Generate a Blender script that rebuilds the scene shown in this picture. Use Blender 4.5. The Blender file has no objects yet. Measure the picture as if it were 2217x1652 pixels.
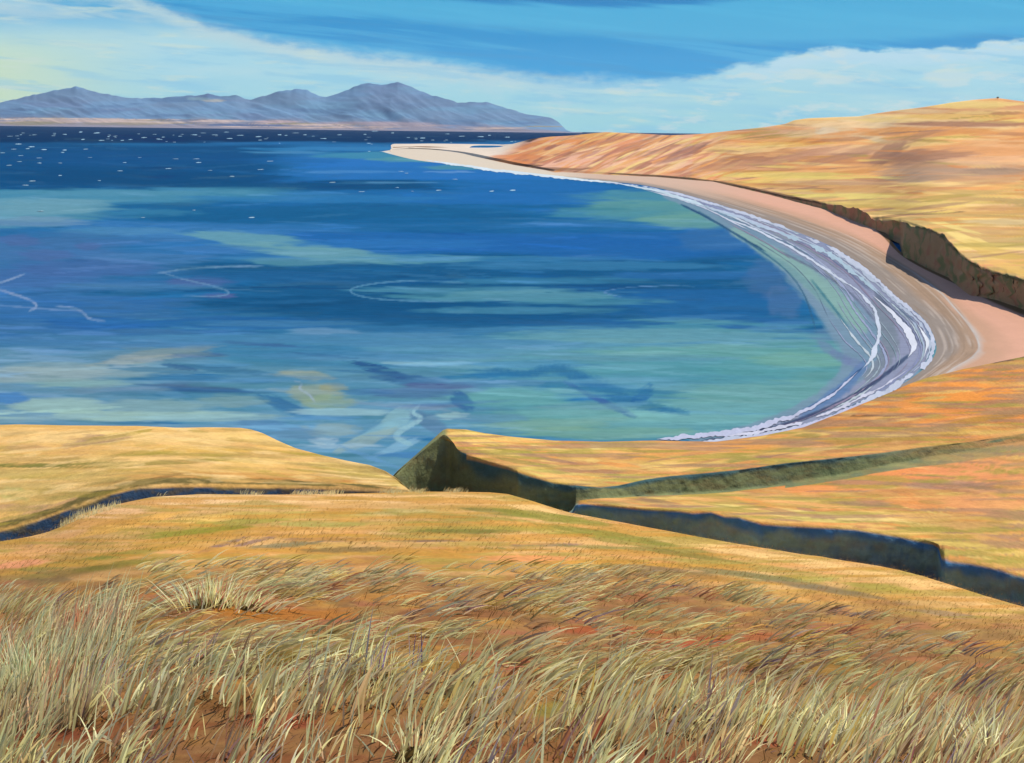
import bpy, math, random
import numpy as np
rng = np.random.default_rng(7)
C = bpy.context.scene.collection

# ------------------------------------------------------------------ camera
W2, H2 = 2217.0, 1652.0                 # image size in pixels, the units used for all traced outlines
FL = 1920.0
CX, CY = W2 / 2, H2 / 2
EYE = 60.0                              # eye height over the sea
SL = 0.0125
HZ0 = 266.0
ROLL = math.atan(SL)
PITCH = math.atan((CY - (HZ0 + SL * CX)) * math.cos(ROLL) / FL)
R0 = np.array([1, 0, 0.0]); Wv = np.array([0, math.cos(PITCH), -math.sin(PITCH)])
U0 = np.array([0, math.sin(PITCH), math.cos(PITCH)])
Rv = math.cos(ROLL) * R0 + math.sin(ROLL) * U0
Uv = -math.sin(ROLL) * R0 + math.cos(ROLL) * U0
cam_d = bpy.data.cameras.new('camera'); cam = bpy.data.objects.new('camera', cam_d); C.objects.link(cam)
from mathutils import Matrix
M = Matrix(((Rv[0], Uv[0], -Wv[0], 0), (Rv[1], Uv[1], -Wv[1], 0), (Rv[2], Uv[2], -Wv[2], EYE), (0, 0, 0, 1)))
cam.matrix_world = M
cam_d.sensor_width = 36; cam_d.lens = 36 * FL / W2
cam_d.clip_start = 0.1; cam_d.clip_end = 400000
bpy.context.scene.camera = cam

def ray(x, y):
    x = np.asarray(x, float); y = np.asarray(y, float)
    a = (x - CX) / FL; b = -(y - CY) / FL
    return a[..., None] * Rv + b[..., None] * Uv + Wv
def at_D(x, y, D):                       # point seen at (x, y), D metres north of the viewpoint
    r = ray(x, y); t = np.asarray(D) / r[..., 1]
    p = r * t[..., None]; p[..., 2] += EYE; return p
def at_z(x, y, z):                       # point seen at (x, y) on the level z
    r = ray(x, y); t = (np.asarray(z) - EYE) / r[..., 2]
    p = r * t[..., None]; p[..., 2] += EYE; return p
def col(x, D, z):                        # point in the vertical fan of bearing x at distance D, height z
    x = np.asarray(x, float); D = np.asarray(D, float) + 0 * x; z = np.asarray(z, float) - EYE + 0 * x
    k = (x - CX) / FL
    X = (k * (D * Wv[1] + z * Wv[2]) - D * Rv[1] - z * Rv[2]) / Rv[0]
    return np.stack([X, D, z + EYE], -1)
def proj(P):
    v = P - np.array([0, 0, EYE]); d = np.maximum(v @ Wv, 0.05)
    return CX + FL * (v @ Rv) / d, CY - FL * (v @ Uv) / d
def cur(pts, x):
    pts = sorted(pts); return np.interp(x, [p[0] for p in pts], [p[1] for p in pts])
def smooth1(a, n):                       # soften a sampled outline a little
    for _ in range(n):
        b = a.copy(); b[1:-1] = .25 * a[:-2] + .5 * a[1:-1] + .25 * a[2:]; a = b
    return a

# ------------------------------------------------------------------ noise and paint helpers
def hsh(i, j, s):
    n = (i * 374761393 + j * 668265263 + s * 974711) & 0xffffffff
    n = ((n ^ (n >> 13)) * 1274126177) & 0xffffffff
    return ((n ^ (n >> 16)) & 0xffff) / 65535.0
def vn(u, v, s=0):
    u = np.asarray(u, float); v = np.asarray(v, float)
    i = np.floor(u).astype(np.int64); j = np.floor(v).astype(np.int64)
    a = u - i; b = v - j; a = a * a * (3 - 2 * a); b = b * b * (3 - 2 * b)
    return (hsh(i, j, s) * (1 - a) + hsh(i + 1, j, s) * a) * (1 - b) + (hsh(i, j + 1, s) * (1 - a) + hsh(i + 1, j + 1, s) * a) * b
def fbm(u, v, s=0, o=4):
    t = 0; w = .5; k = 0
    for q in range(o):
        t = t + w * vn(u, v, s + q * 17); k += w; u = u * 2.03; v = v * 2.03; w *= .5
    return t / k
def ss(a, b, x):
    t = np.clip((x - a) / (b - a), 0, 1); return t * t * (3 - 2 * t)
def lin(hx):
    c = np.array([int(hx[i:i + 2], 16) / 255 for i in (1, 3, 5)])
    return np.where(c < .04045, c / 12.92, ((c + .055) / 1.055) ** 2.4)
KA = 0.56
def cl(hx, k=1.0): return lin(hx) * KA * k
GB = 2.5

def make_mesh(name, V, F, colors=None, mat=None, smooth=True):
    me = bpy.data.meshes.new(name)
    V = np.asarray(V, np.float32).reshape(-1, 3); F = np.asarray(F, np.int32)
    me.vertices.add(len(V)); me.vertices.foreach_set('co', V.ravel())
    n, k = F.shape
    me.loops.add(n * k); me.loops.foreach_set('vertex_index', F.ravel())
    me.polygons.add(n); me.polygons.foreach_set('loop_start', np.arange(0, n * k, k, dtype=np.int32))
    me.polygons.foreach_set('loop_total', np.full(n, k, np.int32))
    me.polygons.foreach_set('use_smooth', np.full(n, smooth))
    me.update(calc_edges=True)
    if colors is not None:
        ca = me.color_attributes.new('tint', 'FLOAT_COLOR', 'POINT')
        c4 = np.ones((len(V), 4), np.float32); c4[:, :3] = np.asarray(colors).reshape(-1, 3)
        ca.data.foreach_set('color', c4.ravel())
    ob = bpy.data.objects.new(name, me); C.objects.link(ob)
    if mat: me.materials.append(mat)
    return ob
def tag(o, label, cat=None, kind=None, group=None):
    o['label'] = label
    if cat: o['category'] = cat
    if kind: o['kind'] = kind
    if group: o['group'] = group
    return o

class Sheet:
    """a structured terrain sheet: P[row, col, xyz] and its colours"""
    def __init__(s, P, base='#808080'):
        s.P = P; s.nr, s.nc = P.shape[:2]
        s.c = np.zeros(P.shape) + cl(base)
        s.reproj()
    def reproj(s):
        s.u, s.v = proj(s.P)
        s.ucol = s.u[s.nr // 2]
    def rows(s, a, b, color, alpha=1):
        s.c[a:b] = s.c[a:b] * (1 - alpha) + cl(color) * alpha
    def dab(s, x, y, hw, hh, color, alpha=1.0, ang=0.0, soft=.25, rag=.5, seed=None):
        seed = int(rng.integers(1e6)) if seed is None else seed
        r = max(hw, hh) * 1.5
        i0, i1 = np.searchsorted(s.umin, x - r), np.searchsorted(s.umin, x + r)
        i0 = max(0, i0 - 2); i1 = min(s.nc, i1 + 2)
        if i1 <= i0: return
        du = s.u[:, i0:i1] - x; dv = s.v[:, i0:i1] - y
        m0 = (np.abs(dv) < r) & (np.abs(du) < r)
        rr = np.where(m0.any(1))[0]
        if len(rr) == 0: return
        a, b = rr[0], rr[-1] + 1
        du = du[a:b]; dv = dv[a:b]
        t = math.radians(ang); ca, sa = math.cos(t), math.sin(t)
        p = du * ca - dv * sa; q = du * sa + dv * ca
        n = vn(p / max(hw * .35, 4), q / max(hh * .3, 1.6), seed) - .5
        n2 = vn(p / 26, q / 2.6, seed + 5) - .5
        dd = np.sqrt((p / hw) ** 2 + (q / hh) ** 2) + rag * (n + .5 * n2)
        k = (1 - ss(1 - soft, 1 + soft, dd)) * alpha
        c = cl(color) if isinstance(color, str) else np.asarray(color)
        s.c[a:b, i0:i1] = s.c[a:b, i0:i1] * (1 - k[..., None]) + c * k[..., None]
    def prep(s): s.umin = s.u[s.nr // 2].copy()
    def path(s, pts, w, color, alpha=1.0, rag=.4, soft=.3, step=.5):
        pts = np.array(pts, float)
        if not np.isscalar(w): pts = np.concatenate([pts, np.array(w, float)[:, None]], 1)
        for _ in range(2):               # round the corners of the traced line
            a, b = pts[:-1], pts[1:]; q = np.stack([a * .75 + b * .25, a * .25 + b * .75], 1).reshape(-1, pts.shape[1]); q[0] = pts[0]; q[-1] = pts[-1]; pts = q
        if not np.isscalar(w): w = pts[:, 2]; pts = pts[:, :2]
        for k in range(len(pts) - 1):
            a, b = pts[k], pts[k + 1]; L = math.hypot(*(b - a)); n = max(1, int(L / 18))
            ang = -math.degrees(math.atan2(b[1] - a[1], b[0] - a[0]))
            ww = w if np.isscalar(w) else (w[k] + w[k + 1]) / 2
            for i in range(n):
                c = a + (b - a) * (i + .5) / n
                s.dab(c[0], c[1], max(L / n * .9, ww), ww, color, alpha, ang, soft, rag)
    def streak(s, colors, scale=(140, 9), seed=1, lo=.5, hi=.7, alpha=.6, mask=None, shear=0.0):
        """vegetation/seabed streaks: each colour shows where its own stretched noise is high"""
        for k, c in enumerate(colors):
            n = fbm((s.u + shear * s.v) / scale[0], s.v / scale[1], seed + 31 * k, 3)
            m = ss(lo, hi, n) * alpha
            if mask is not None: m = m * mask
            s.c = s.c * (1 - m[..., None]) + cl(c) * m[..., None]
    def val(s, amt=.15, scale=(60, 5), seed=3):
        n = fbm(s.u / scale[0], s.v / scale[1], seed, 3) - .5
        s.c = s.c * (1 + 2 * amt * n)[..., None]
    def build(s, name, mat):
        idx = np.arange(s.nr * s.nc).reshape(s.nr, s.nc)
        F = np.stack([idx[:-1, :-1], idx[:-1, 1:], idx[1:, 1:], idx[1:, :-1]], -1).reshape(-1, 4)
        return make_mesh(name, s.P, F, np.clip(s.c, 0.002, .95), mat)

def seg(A, B, n, last=False):            # straight interpolation between two rails
    t = np.linspace(0, 1, n, endpoint=last)[:, None, None]
    return A[None] * (1 - t) + B[None] * t
def wide(a, w=45):                       # broad running mean: the shape away from a ragged lip
    k = np.hanning(2 * w + 3)[1:-1]; k /= k.sum(); p = np.concatenate([np.full(w, a[0]), a, np.full(w, a[-1])])
    return np.convolve(p, k, 'valid')[:len(a)]
def rails(yA, DA, yB, DB, t, kA=9., kB=9.):
    ea, eb = math.exp(-kA * t) , math.exp(-kB * (1 - t))
    f = lambda q, e: wide(q) + (q - wide(q)) * e
    return f(yA, ea), f(DA, ea), f(yB, eb), f(DB, eb)
def seg_pl(x, yA, DA, yB, DB, n, last=False, kA=9., kB=9.):   # evenly inclined slope between two traced lines
    out = []
    y0, D0, y1, D1 = yA, DA, yB, DB
    for t in np.linspace(0, 1, n, endpoint=last):
        yA, DA, yB, DB = rails(y0, D0, y1, D1, t, kA, kB)
        out.append(at_D(x, yA * (1 - t) + yB * t, 1 / ((1 - t) / DA + t / DB)))
    return np.stack(out)
def seg_geo(x, yA, DA, yB, DB, n, last=False, pw=1.0):
    out = []
    y0, D0, y1, D1 = yA, DA, yB, DB
    for t in np.linspace(0, 1, n, endpoint=last):
        yA, DA, yB, DB = rails(y0, D0, y1, D1, t, 45., 20.)
        out.append(at_D(x, yA * (1 - t) + yB * t, DA * (DB / DA) ** (t ** pw)))
    return np.stack(out)
def blur_rows(P, it, keep=()):
    for _ in range(it):
        Q = P.copy(); Q[1:-1] = .25 * P[:-2] + .5 * P[1:-1] + .25 * P[2:]
        for k in keep: Q[k] = P[k]
        P = Q
    return P
def xcols(a, b, step, lo=None, hi=None, cs=14):
    xs = np.arange(a, b, step)
    if lo is not None: xs = np.concatenate([np.linspace(lo, a, cs, endpoint=False), xs])
    if hi is not None: xs = np.concatenate([xs, np.linspace(b, hi, cs)])
    return xs

# ------------------------------------------------------------------ materials
def new_mat(name):
    m = bpy.data.materials.new(name); m.use_nodes = True; nt = m.node_tree; nt.nodes.clear()
    return m, nt, nt.nodes, nt.links
def land_mat(name, scales, bump=.4, dist=.05, var=.22, rough=.95, spec=.05, stretch=(1, 1, 1)):
    m, nt, N, L = new_mat(name)
    out = N.new('ShaderNodeOutputMaterial'); b = N.new('ShaderNodeBsdfPrincipled')
    b.inputs['Roughness'].default_value = rough; b.inputs['Specular IOR Level'].default_value = spec
    at = N.new('ShaderNodeAttribute'); at.attribute_name = 'tint'
    tc = N.new('ShaderNodeTexCoord'); mp = N.new('ShaderNodeMapping'); mp.inputs['Scale'].default_value = stretch
    L.new(tc.outputs['Object'], mp.inputs[0])
    prev = at.outputs['Color']; hs = []
    for i, sc in enumerate(scales):
        n = N.new('ShaderNodeTexNoise'); n.inputs['Scale'].default_value = sc; n.inputs['Detail'].default_value = 5
        n.inputs['Roughness'].default_value = .65; L.new(mp.outputs[0], n.inputs['Vector'])
        mr = N.new('ShaderNodeMapRange'); mr.inputs['From Min'].default_value = .25; mr.inputs['From Max'].default_value = .75
        mr.inputs['To Min'].default_value = 1 - var; mr.inputs['To Max'].default_value = 1 + var
        L.new(n.outputs['Fac'], mr.inputs['Value'])
        mx = N.new('ShaderNodeVectorMath'); mx.operation = 'SCALE'
        L.new(prev, mx.inputs[0]); L.new(mr.outputs[0], mx.inputs['Scale']); prev = mx.outputs[0]; hs.append(n.outputs['Fac'])
    L.new(prev, b.inputs['Base Color'])
    bp = N.new('ShaderNodeBump'); bp.inputs['Strength'].default_value = bump; bp.inputs['Distance'].default_value = dist
    L.new(hs[0], bp.inputs['Height'])
    if len(hs) > 1:
        b2 = N.new('ShaderNodeBump'); b2.inputs['Strength'].default_value = bump; b2.inputs['Distance'].default_value = dist * 3
        L.new(hs[-1], b2.inputs['Height']); L.new(bp.outputs[0], b2.inputs['Normal']); L.new(b2.outputs[0], b.inputs['Normal'])
    else: L.new(bp.outputs[0], b.inputs['Normal'])
    L.new(b.outputs[0], out.inputs[0])
    return m
M_turf = land_mat('near_turf', (9, 1.1), .5, .04, .16)
M_hill = land_mat('hill_turf', (1.6, .25), .45, .25, .14)
M_far = land_mat('far_dune_turf', (.12, .03), .2, .8, .06)
M_mtn = land_mat('mountain_rock', (.004, .0012), .1, 6, .06)
M_sand = land_mat('sand', (1.2, .12), .15, .05, .05)

def sea_mat():
    m, nt, N, L = new_mat('sea_water')
    out = N.new('ShaderNodeOutputMaterial'); b = N.new('ShaderNodeBsdfPrincipled')
    b.inputs['Roughness'].default_value = .42; b.inputs['Specular IOR Level'].default_value = .0
    at = N.new('ShaderNodeAttribute'); at.attribute_name = 'tint'
    tc = N.new('ShaderNodeTexCoord'); mp = N.new('ShaderNodeMapping'); mp.inputs['Scale'].default_value = (.35, 1, 1)
    L.new(tc.outputs['Object'], mp.inputs[0])
    n = N.new('ShaderNodeTexNoise'); n.inputs['Scale'].default_value = .35; n.inputs['Detail'].default_value = 10; n.inputs['Roughness'].default_value = .74
    L.new(mp.outputs[0], n.inputs['Vector'])
    mr = N.new('ShaderNodeMapRange'); mr.inputs['From Min'].default_value = .3; mr.inputs['From Max'].default_value = .7
    mr.inputs['To Min'].default_value = .86; mr.inputs['To Max'].default_value = 1.14
    L.new(n.outputs['Fac'], mr.inputs['Value'])
    mx = N.new('ShaderNodeVectorMath'); mx.operation = 'SCALE'
    L.new(at.outputs['Color'], mx.inputs[0]); L.new(mr.outputs[0], mx.inputs['Scale'])
    L.new(mx.outputs[0], b.inputs['Base Color'])
    bp = N.new('ShaderNodeBump'); bp.inputs['Strength'].default_value = .35; bp.inputs['Distance'].default_value = .35
    L.new(n.outputs['Fac'], bp.inputs['Height']); L.new(bp.outputs[0], b.inputs['Normal'])
    L.new(b.outputs[0], out.inputs[0]); return m
M_sea = sea_mat()
M_foam = land_mat('foam', (2.5,), .3, .05, .12, rough=.7)
def blade_mat():
    m, nt, N, L = new_mat('grass_blade')
    out = N.new('ShaderNodeOutputMaterial'); b = N.new('ShaderNodeBsdfDiffuse'); t = N.new('ShaderNodeBsdfTranslucent')
    at = N.new('ShaderNodeAttribute'); at.attribute_name = 'tint'
    mx = N.new('ShaderNodeMixShader'); mx.inputs[0].default_value = .6
    L.new(at.outputs['Color'], b.inputs[0]); L.new(at.outputs['Color'], t.inputs[0])
    L.new(b.outputs[0], mx.inputs[1]); L.new(t.outputs[0], mx.inputs[2]); L.new(mx.outputs[0], out.inputs[0]); return m
M_blade = blade_mat()

# ================================================================== SEA
xs = np.arange(-420, 2640, 2.3)
vs = np.concatenate([[4.3, 4.8, 5.5, 6.7], np.arange(8, 300, 2.0), np.arange(300, 900, 2.6)])
HZ = HZ0 + SL * xs
P = np.stack([at_z(xs, HZ + v, np.zeros_like(xs)) for v in vs[::-1]])
sea = Sheet(P, '#1f6ba8'); sea.prep()
hv = sea.v
# depth colour by zone, far to near
def zone(y0, y1, c, soft=14, x0=-9e3, x1=9e3, sx=120, a=1.0):
    n = (fbm(sea.u / 260, hv / 12, 91 + int(y0), 4) - .5) * soft * 4.0
    m = ss(y0 - soft, y0 + soft, hv + n) * (1 - ss(y1 - soft, y1 + soft, hv + n)) * ss(x0 - sx, x0 + sx, sea.u + 12 * n) * (1 - ss(x1 - sx, x1 + sx, sea.u + 12 * n)) * a
    sea.c = sea.c * (1 - m[..., None]) + cl(c) * m[..., None]
zone(200, 312, '#083565', 5)
zone(310, 345, '#1f6cae', 6, 500)
zone(312, 412, '#0d4f88', 4, -9e3, 640)
zone(336, 400, '#1f70bc', 8, 620)
zone(392, 480, '#1867ab', 6, 300)
zone(390, 412, '#125086', 4, 250, 960, 60)
zone(410, 440, '#4489ad', 5, -9e3, 640)
zone(430, 484, '#5a9cb4', 7, -9e3, 240, 60)
zone(438, 492, '#155f98', 8, 240, 1180)
zone(484, 560, '#2c72b4', 8, 200)
zone(500, 560, '#1b64ae', 6, 640, 1640, 60)
zone(500, 740, '#386eaa', 18, -9e3, 420, 150)
zone(556, 715, '#17598f', 16, 400, 1760, 160)
zone(706, 800, '#3c7dac', 24, 380)
zone(742, 960, '#5597ab', 26, 1040, 9e3, 200)
zone(760, 990, '#5c8fae', 18, -9e3, 420, 100)
zone(780, 1100, '#5490b0', 20, 380, 1040, 80)
D = sea.dab
# random small streaks sampled from what is there
def rstreak(n, am):
    for k in range(n):
        v = rng.uniform(20, 740); x = rng.uniform(-350, 2300); y = HZ0 + SL * x + v
        j = np.argmin(np.abs(vs[::-1] - v)); i = min(sea.nc - 1, int((x + 420) / 2.3))
        c = sea.c[j, i] * rng.uniform(.74, 1.34) + np.array([.01, .015, .012]) * rng.uniform(-1, 1.6)
        D(x, y, rng.uniform(20, 120) * (.5 + v / 700), rng.uniform(.9, 4) * (.5 + v / 500), np.clip(c, .004, .6), am + rng.uniform(0, .35), rng.uniform(-5, 4))
rstreak(2600, .25)
# far bright reaches and the shallows round the spit
for a in [(760, 322, 210, 5, '#2f80bd', .8), (620, 330, 90, 3, '#4c93c6', .6), (900, 352, 210, 10, '#1f74c4', .8), (820, 336, 140, 7, '#3f8fb0', .8),
          (930, 345, 120, 6, '#569ca4', .8), (1010, 362, 90, 5, '#4f95a6', .7), (1060, 380, 160, 10, '#1f72c0', .8), (760, 372, 120, 3, '#4a92cc', .5),
          (980, 372, 60, 2, '#6aa6d8', .6), (860, 395, 80, 2, '#5f9fd0', .5), (260, 385, 340, 16, '#0d4a80', .7), (300, 345, 300, 14, '#105292', .5),
          (1180, 405, 150, 12, '#1c6cb8', .7), (1380, 428, 140, 16, '#4f93a6', .8), (1430, 455, 170, 24, '#5d9a9e', .85), (1500, 478, 110, 16, '#6aa49a', .7),
          (1310, 462, 120, 12, '#4a8fa6', .6), (1050, 430, 260, 12, '#1b6cb8', .8), (700, 430, 260, 8, '#2778b6', .7), (240, 418, 260, 6, '#4c90b0', .8),
          (120, 448, 130, 18, '#639fb2', .7), (60, 480, 120, 10, '#6d98b8', .6), (330, 462, 100, 9, '#3f86ac', .5), (560, 470, 260, 12, '#125c94', .7),
          (900, 482, 240, 11, '#13609e', .7), (420, 505, 180, 12, '#3d7fbc', .7), (250, 500, 120, 8, '#4f90ba', .5)]: D(*a)
# the long green streak and the strong blue tongue
for a in [(560, 520, 150, 14, '#5f9fb0', .85, -6), (700, 548, 190, 14, '#64a2ae', .85, -5), (640, 566, 100, 9, '#5b97aa', .6), (870, 560, 180, 8, '#5a9bb0', .7),
          (1120, 528, 360, 14, '#1a62b0', .8), (1380, 545, 240, 16, '#1d64ae', .8), (860, 528, 220, 11, '#2470b8', .8), (1290, 575, 280, 10, '#3b80b4', .6),
          (1080, 498, 360, 8, '#12609c', .7), (1560, 520, 90, 26, '#3f6fa8', .5), (1500, 596, 190, 8, '#2a6aae', .7)]: D(*a)
# left violet reach
for a in [(120, 540, 150, 30, '#4470aa', .6), (60, 600, 120, 26, '#446aaa', .7), (190, 580, 150, 18, '#4866a6', .6), (40, 520, 46, 12, '#5f609e', .35), (190, 534, 34, 8, '#5f62a0', .35),
          (100, 552, 60, 12, '#5a60a0', .35), (430, 610, 70, 10, '#5a5f9e', .55), (470, 640, 40, 6, '#6a5fa0', .5), (60, 660, 140, 26, '#2f66a6', .6), (260, 660, 160, 16, '#2c66aa', .6),
          (230, 700, 150, 12, '#1e5ea8', .7), (560, 700, 220, 14, '#1f60a6', .7), (330, 560, 120, 12, '#4d7fb8', .55), (600, 600, 200, 12, '#205f9c', .5), (480, 540, 100, 8, '#3c78b8', .6)]: D(*a)
# central dark water and its pale loops
for a in [(760, 660, 300, 22, '#0f5186', .8), (1010, 690, 320, 20, '#15558c', .8), (1300, 640, 300, 18, '#205f9e', .7), (1520, 660, 200, 34, '#1f62a4', .7), (1460, 700, 260, 12, '#27639f', .7),
          (1000, 628, 220, 9, '#4f8fae', .7), (1120, 640, 230, 12, '#5b9aac', .7), (1270, 652, 160, 8, '#4f90a8', .6), (960, 618, 160, 5, '#175588', .7), (880, 640, 90, 4, '#15507f', .6),
          (1180, 608, 210, 7, '#3e82ac', .6), (1120, 672, 190, 7, '#4b8cae', .6), (1640, 700, 130, 9, '#2a63a4', .7), (1660, 600, 50, 40, '#4c6ca4', .5), (1700, 650, 40, 40, '#5a74a6', .45),
          (1180, 720, 160, 5, '#34639a', .7), (960, 715, 180, 6, '#376ea2', .6)]: D(*a)
sea.path([(352, 590), (400, 582), (480, 577), (560, 576)], 2.2, '#6f9cc2', .5); sea.path([(352, 590), (400, 606), (460, 618), (505, 634), (470, 643), (400, 640)], 2.0, '#6795be', .45)
sea.path([(1000, 612), (900, 607), (820, 612), (765, 622), (755, 632), (790, 645), (880, 652), (990, 652)], 1.8, '#5a94bc', .5)
sea.path([(1500, 620), (1420, 618), (1340, 624), (1300, 632), (1340, 642)], 1.2, '#5a8cc0', .6)
sea.path([(0, 612), (20, 606), (46, 596)], 2.4, '#7aa0c4', .6); sea.path([(0, 628), (40, 640), (72, 652), (82, 664), (66, 672)], 3, '#7a9ec4', .6)
sea.path([(130, 664), (168, 668), (184, 680), (190, 690), (220, 694)], 3, '#7aa0c6', .6)
# shallows, teal, weed beds
for a in [(1250, 716, 260, 9, '#3f7fae', .7), (1560, 706, 190, 8, '#4b8fa8', .75), (1480, 694, 130, 6, '#5595a8', .7), (1700, 716, 150, 6, '#2860a4', .8, -4), (1600, 728, 120, 4, '#2c66a6', .6, -3),
          (1740, 742, 110, 8, '#5f9fa6', .8), (1020, 728, 190, 6, '#2f6ca4', .6), (1340, 738, 160, 6, '#6aa8b0', .7), (800, 712, 130, 6, '#2c6aa0', .7), (1800, 728, 50, 14, '#6480a8', .6),
          (1390, 700, 70, 5, '#23609e', .7), (1620, 690, 90, 5, '#23609f', .7), (900, 726, 100, 5, '#5590b6', .6), (1150, 700, 90, 5, '#1f5c98', .6)]: D(*a)
for a in [(1450, 728, 320, 16, '#5f9fae', .8), (1150, 752, 260, 14, '#5597b2', .7), (1560, 762, 280, 15, '#62a5a4', .8), (1700, 800, 150, 30, '#5f9c98', .6), (1640, 850, 200, 28, '#6aa8a0', .6),
          (1500, 800, 260, 22, '#4f9aa8', .6), (1740, 780, 110, 16, '#6fae9e', .6), (1350, 830, 170, 20, '#4f93b0', .6), (1120, 860, 130, 22, '#5ea6a8', .8), (1240, 900, 220, 18, '#62a6a6', .8),
          (1500, 908, 240, 13, '#6bb2b2', .8), (1600, 880, 170, 13, '#68aeb0', .7), (1300, 935, 220, 12, '#6fa89a', .8), (1180, 920, 130, 14, '#78ab96', .6), (820, 735, 260, 14, '#4a86b2', .7),
          (700, 718, 80, 8, '#6a9cc0', .6), (960, 760, 200, 12, '#5596b4', .7), (1120, 790, 150, 8, '#4b94bc', .7), (620, 760, 170, 12, '#3e7fac', .6), (560, 775, 100, 10, '#3b7ea6', .7)]: D(*a)
sea.path([(1020, 800), (1080, 802), (1140, 812), (1190, 795), (1240, 808), (1290, 838), (1350, 862), (1400, 882), (1480, 893)], [4, 6, 8, 9, 14, 19, 17, 11, 6], '#2d6ca4', .6, .6, .5)
sea.path([(1230, 830), (1300, 868), (1370, 900)], [4, 8, 6], '#3f5fa6', .6)
sea.dab(1392, 855, 26, 14, '#2a68a8', .8, 40)
for a in [(330, 770, 140, 14, '#5a86a4', .7), (200, 800, 200, 16, '#7fa9b0', .7), (90, 810, 150, 16, '#8fb2b4', .7), (360, 762, 110, 9, '#8a9e9a', .55, 6), (300, 780, 130, 7, '#93a69c', .5, 6),
          (330, 800, 110, 7, '#4a78a0', .7, -4), (480, 800, 100, 8, '#3a6796', .7, -5), (430, 768, 60, 6, '#4a5f96', .6), (390, 795, 40, 5, '#3b5c92', .7, -10),
          (430, 842, 110, 9, '#34568f', .8, -2), (400, 832, 60, 5, '#54608e', .6), (560, 745, 90, 3, '#3f5f94', .8, -3), (700, 770, 70, 3, '#36578e', .7, -5),
          (820, 800, 60, 9, '#27498a', .8, -14), (880, 822, 70, 10, '#2f4f8e', .7, -6), (960, 835, 90, 8, '#5a5a94', .7), (900, 850, 110, 10, '#4c639c', .6),
          (1000, 870, 30, 18, '#2f5a9c', .7, -30), (800, 848, 60, 7, '#3f6aa4', .5), (620, 880, 60, 12, '#2d5f9c', .7, -20),
          (680, 850, 55, 24, '#8aa08a', .75), (660, 812, 60, 10, '#a0ab86', .6, -4), (710, 870, 50, 16, '#86a488', .7), (720, 838, 30, 10, '#9a9a70', .5),
          (250, 900, 300, 11, '#92c2b6', .85), (120, 878, 110, 18, '#8fc0b8', .8), (330, 880, 120, 14, '#7fb0b2', .7), (20, 862, 40, 12, '#3f7fc0', .8), (60, 898, 60, 6, '#4c88b8', .6),
          (170, 830, 110, 9, '#7fb2ac', .7), (250, 845, 110, 9, '#6a8ea8', .7), (470, 905, 160, 8, '#7eb3bc', .7), (560, 915, 70, 6, '#4f7cae', .6), (500, 868, 70, 14, '#7fa6a0', .5),
          (740, 892, 110, 8, '#8cc4cc', .75), (700, 905, 90, 5, '#4f93c4', .6), (860, 905, 40, 18, '#7fb9c0', .7, 30), (830, 930, 60, 13, '#7abacb', .75, 20), (720, 930, 60, 14, '#8fb0a4', .5),
          (800, 950, 70, 12, '#8fb2a8', .6, 20), (740, 965, 90, 5, '#8fbdd0', .7), (860, 968, 50, 9, '#7ab8d2', .7, 20), (700, 955, 30, 8, '#a0c8d2', .6), (880, 985, 60, 6, '#3f7cb8', .7),
          (800, 990, 70, 5, '#5a9cc8', .7, -20), (930, 915, 40, 16, '#5a74a0', .6, -30), (985, 900, 40, 7, '#8fc2c4', .7), (1060, 905, 80, 10, '#5a8cb0', .6), (640, 940, 60, 12, '#5d84a8', .6),
          (480, 790, 60, 4, '#4f93c0', .5), (1010, 795, 60, 5, '#66a8b8', .6), (880, 787, 60, 3, '#7fb8c4', .6), (940, 880, 60, 6, '#6e6e9c', .5)]: D(*a)
sea.path([(640, 826), (656, 830), (645, 842), (668, 852), (680, 868)], 2.6, '#8cb0c0', .7); sea.path([(905, 880), (890, 895), (920, 905), (880, 925), (850, 945), (885, 960)], [3, 4, 5, 6, 7, 5], '#86c0cc', .7)
for a in [(200, 740, 260, 14, '#4c80b0', .6), (500, 735, 240, 12, '#4682b0', .55), (1000, 745, 260, 10, '#4a88b4', .55), (520, 820, 220, 10, '#4f86b0', .5), (1100, 830, 120, 8, '#4c86b4', .5), (760, 770, 240, 9, '#4a84b4', .5),
          (1380, 775, 200, 8, '#5c98b0', .5), (1300, 880, 120, 8, '#6aa4b0', .5), (1560, 820, 160, 9, '#4f94ac', .5), (600, 700, 200, 7, '#4a84b0', .5), (300, 620, 160, 6, '#4a80b6', .5), (1050, 560, 300, 6, '#3c84b6', .5)]: D(*a)
rstreak(700, .25)
# surf zone: thin water over sand
IN = [(1330, 398), (1440, 428), (1500, 452), (1560, 490), (1640, 535), (1705, 580), (1745, 630), (1770, 700), (1800, 745), (1850, 780), (1862, 800), (1800, 862), (1700, 912), (1560, 945), (1440, 956)]
MIDL = [(1420, 410), (1530, 445), (1620, 482), (1700, 520), (1790, 570), (1870, 630), (1925, 690), (1945, 740), (1915, 790), (1850, 850), (1760, 900), (1640, 935), (1500, 956)]
sea.path([(1440, 420), (1540, 458), (1620, 500), (1700, 545), (1770, 600), (1830, 660), (1870, 720), (1880, 770), (1840, 830), (1760, 885), (1640, 930), (1500, 955)],
         [8, 16, 26, 36, 48, 58, 56, 44, 30, 22, 14, 8], '#7398b0', .85, .25, .2)
sea.path([(1450, 414), (1560, 445), (1660, 485), (1760, 540), (1860, 610), (1940, 680), (1975, 740), (1960, 785), (1880, 850), (1760, 905), (1620, 945)],
         [7, 14, 20, 28, 34, 40, 44, 36, 28, 20, 10], '#8a9cb8', .9, .25, .2)
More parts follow.
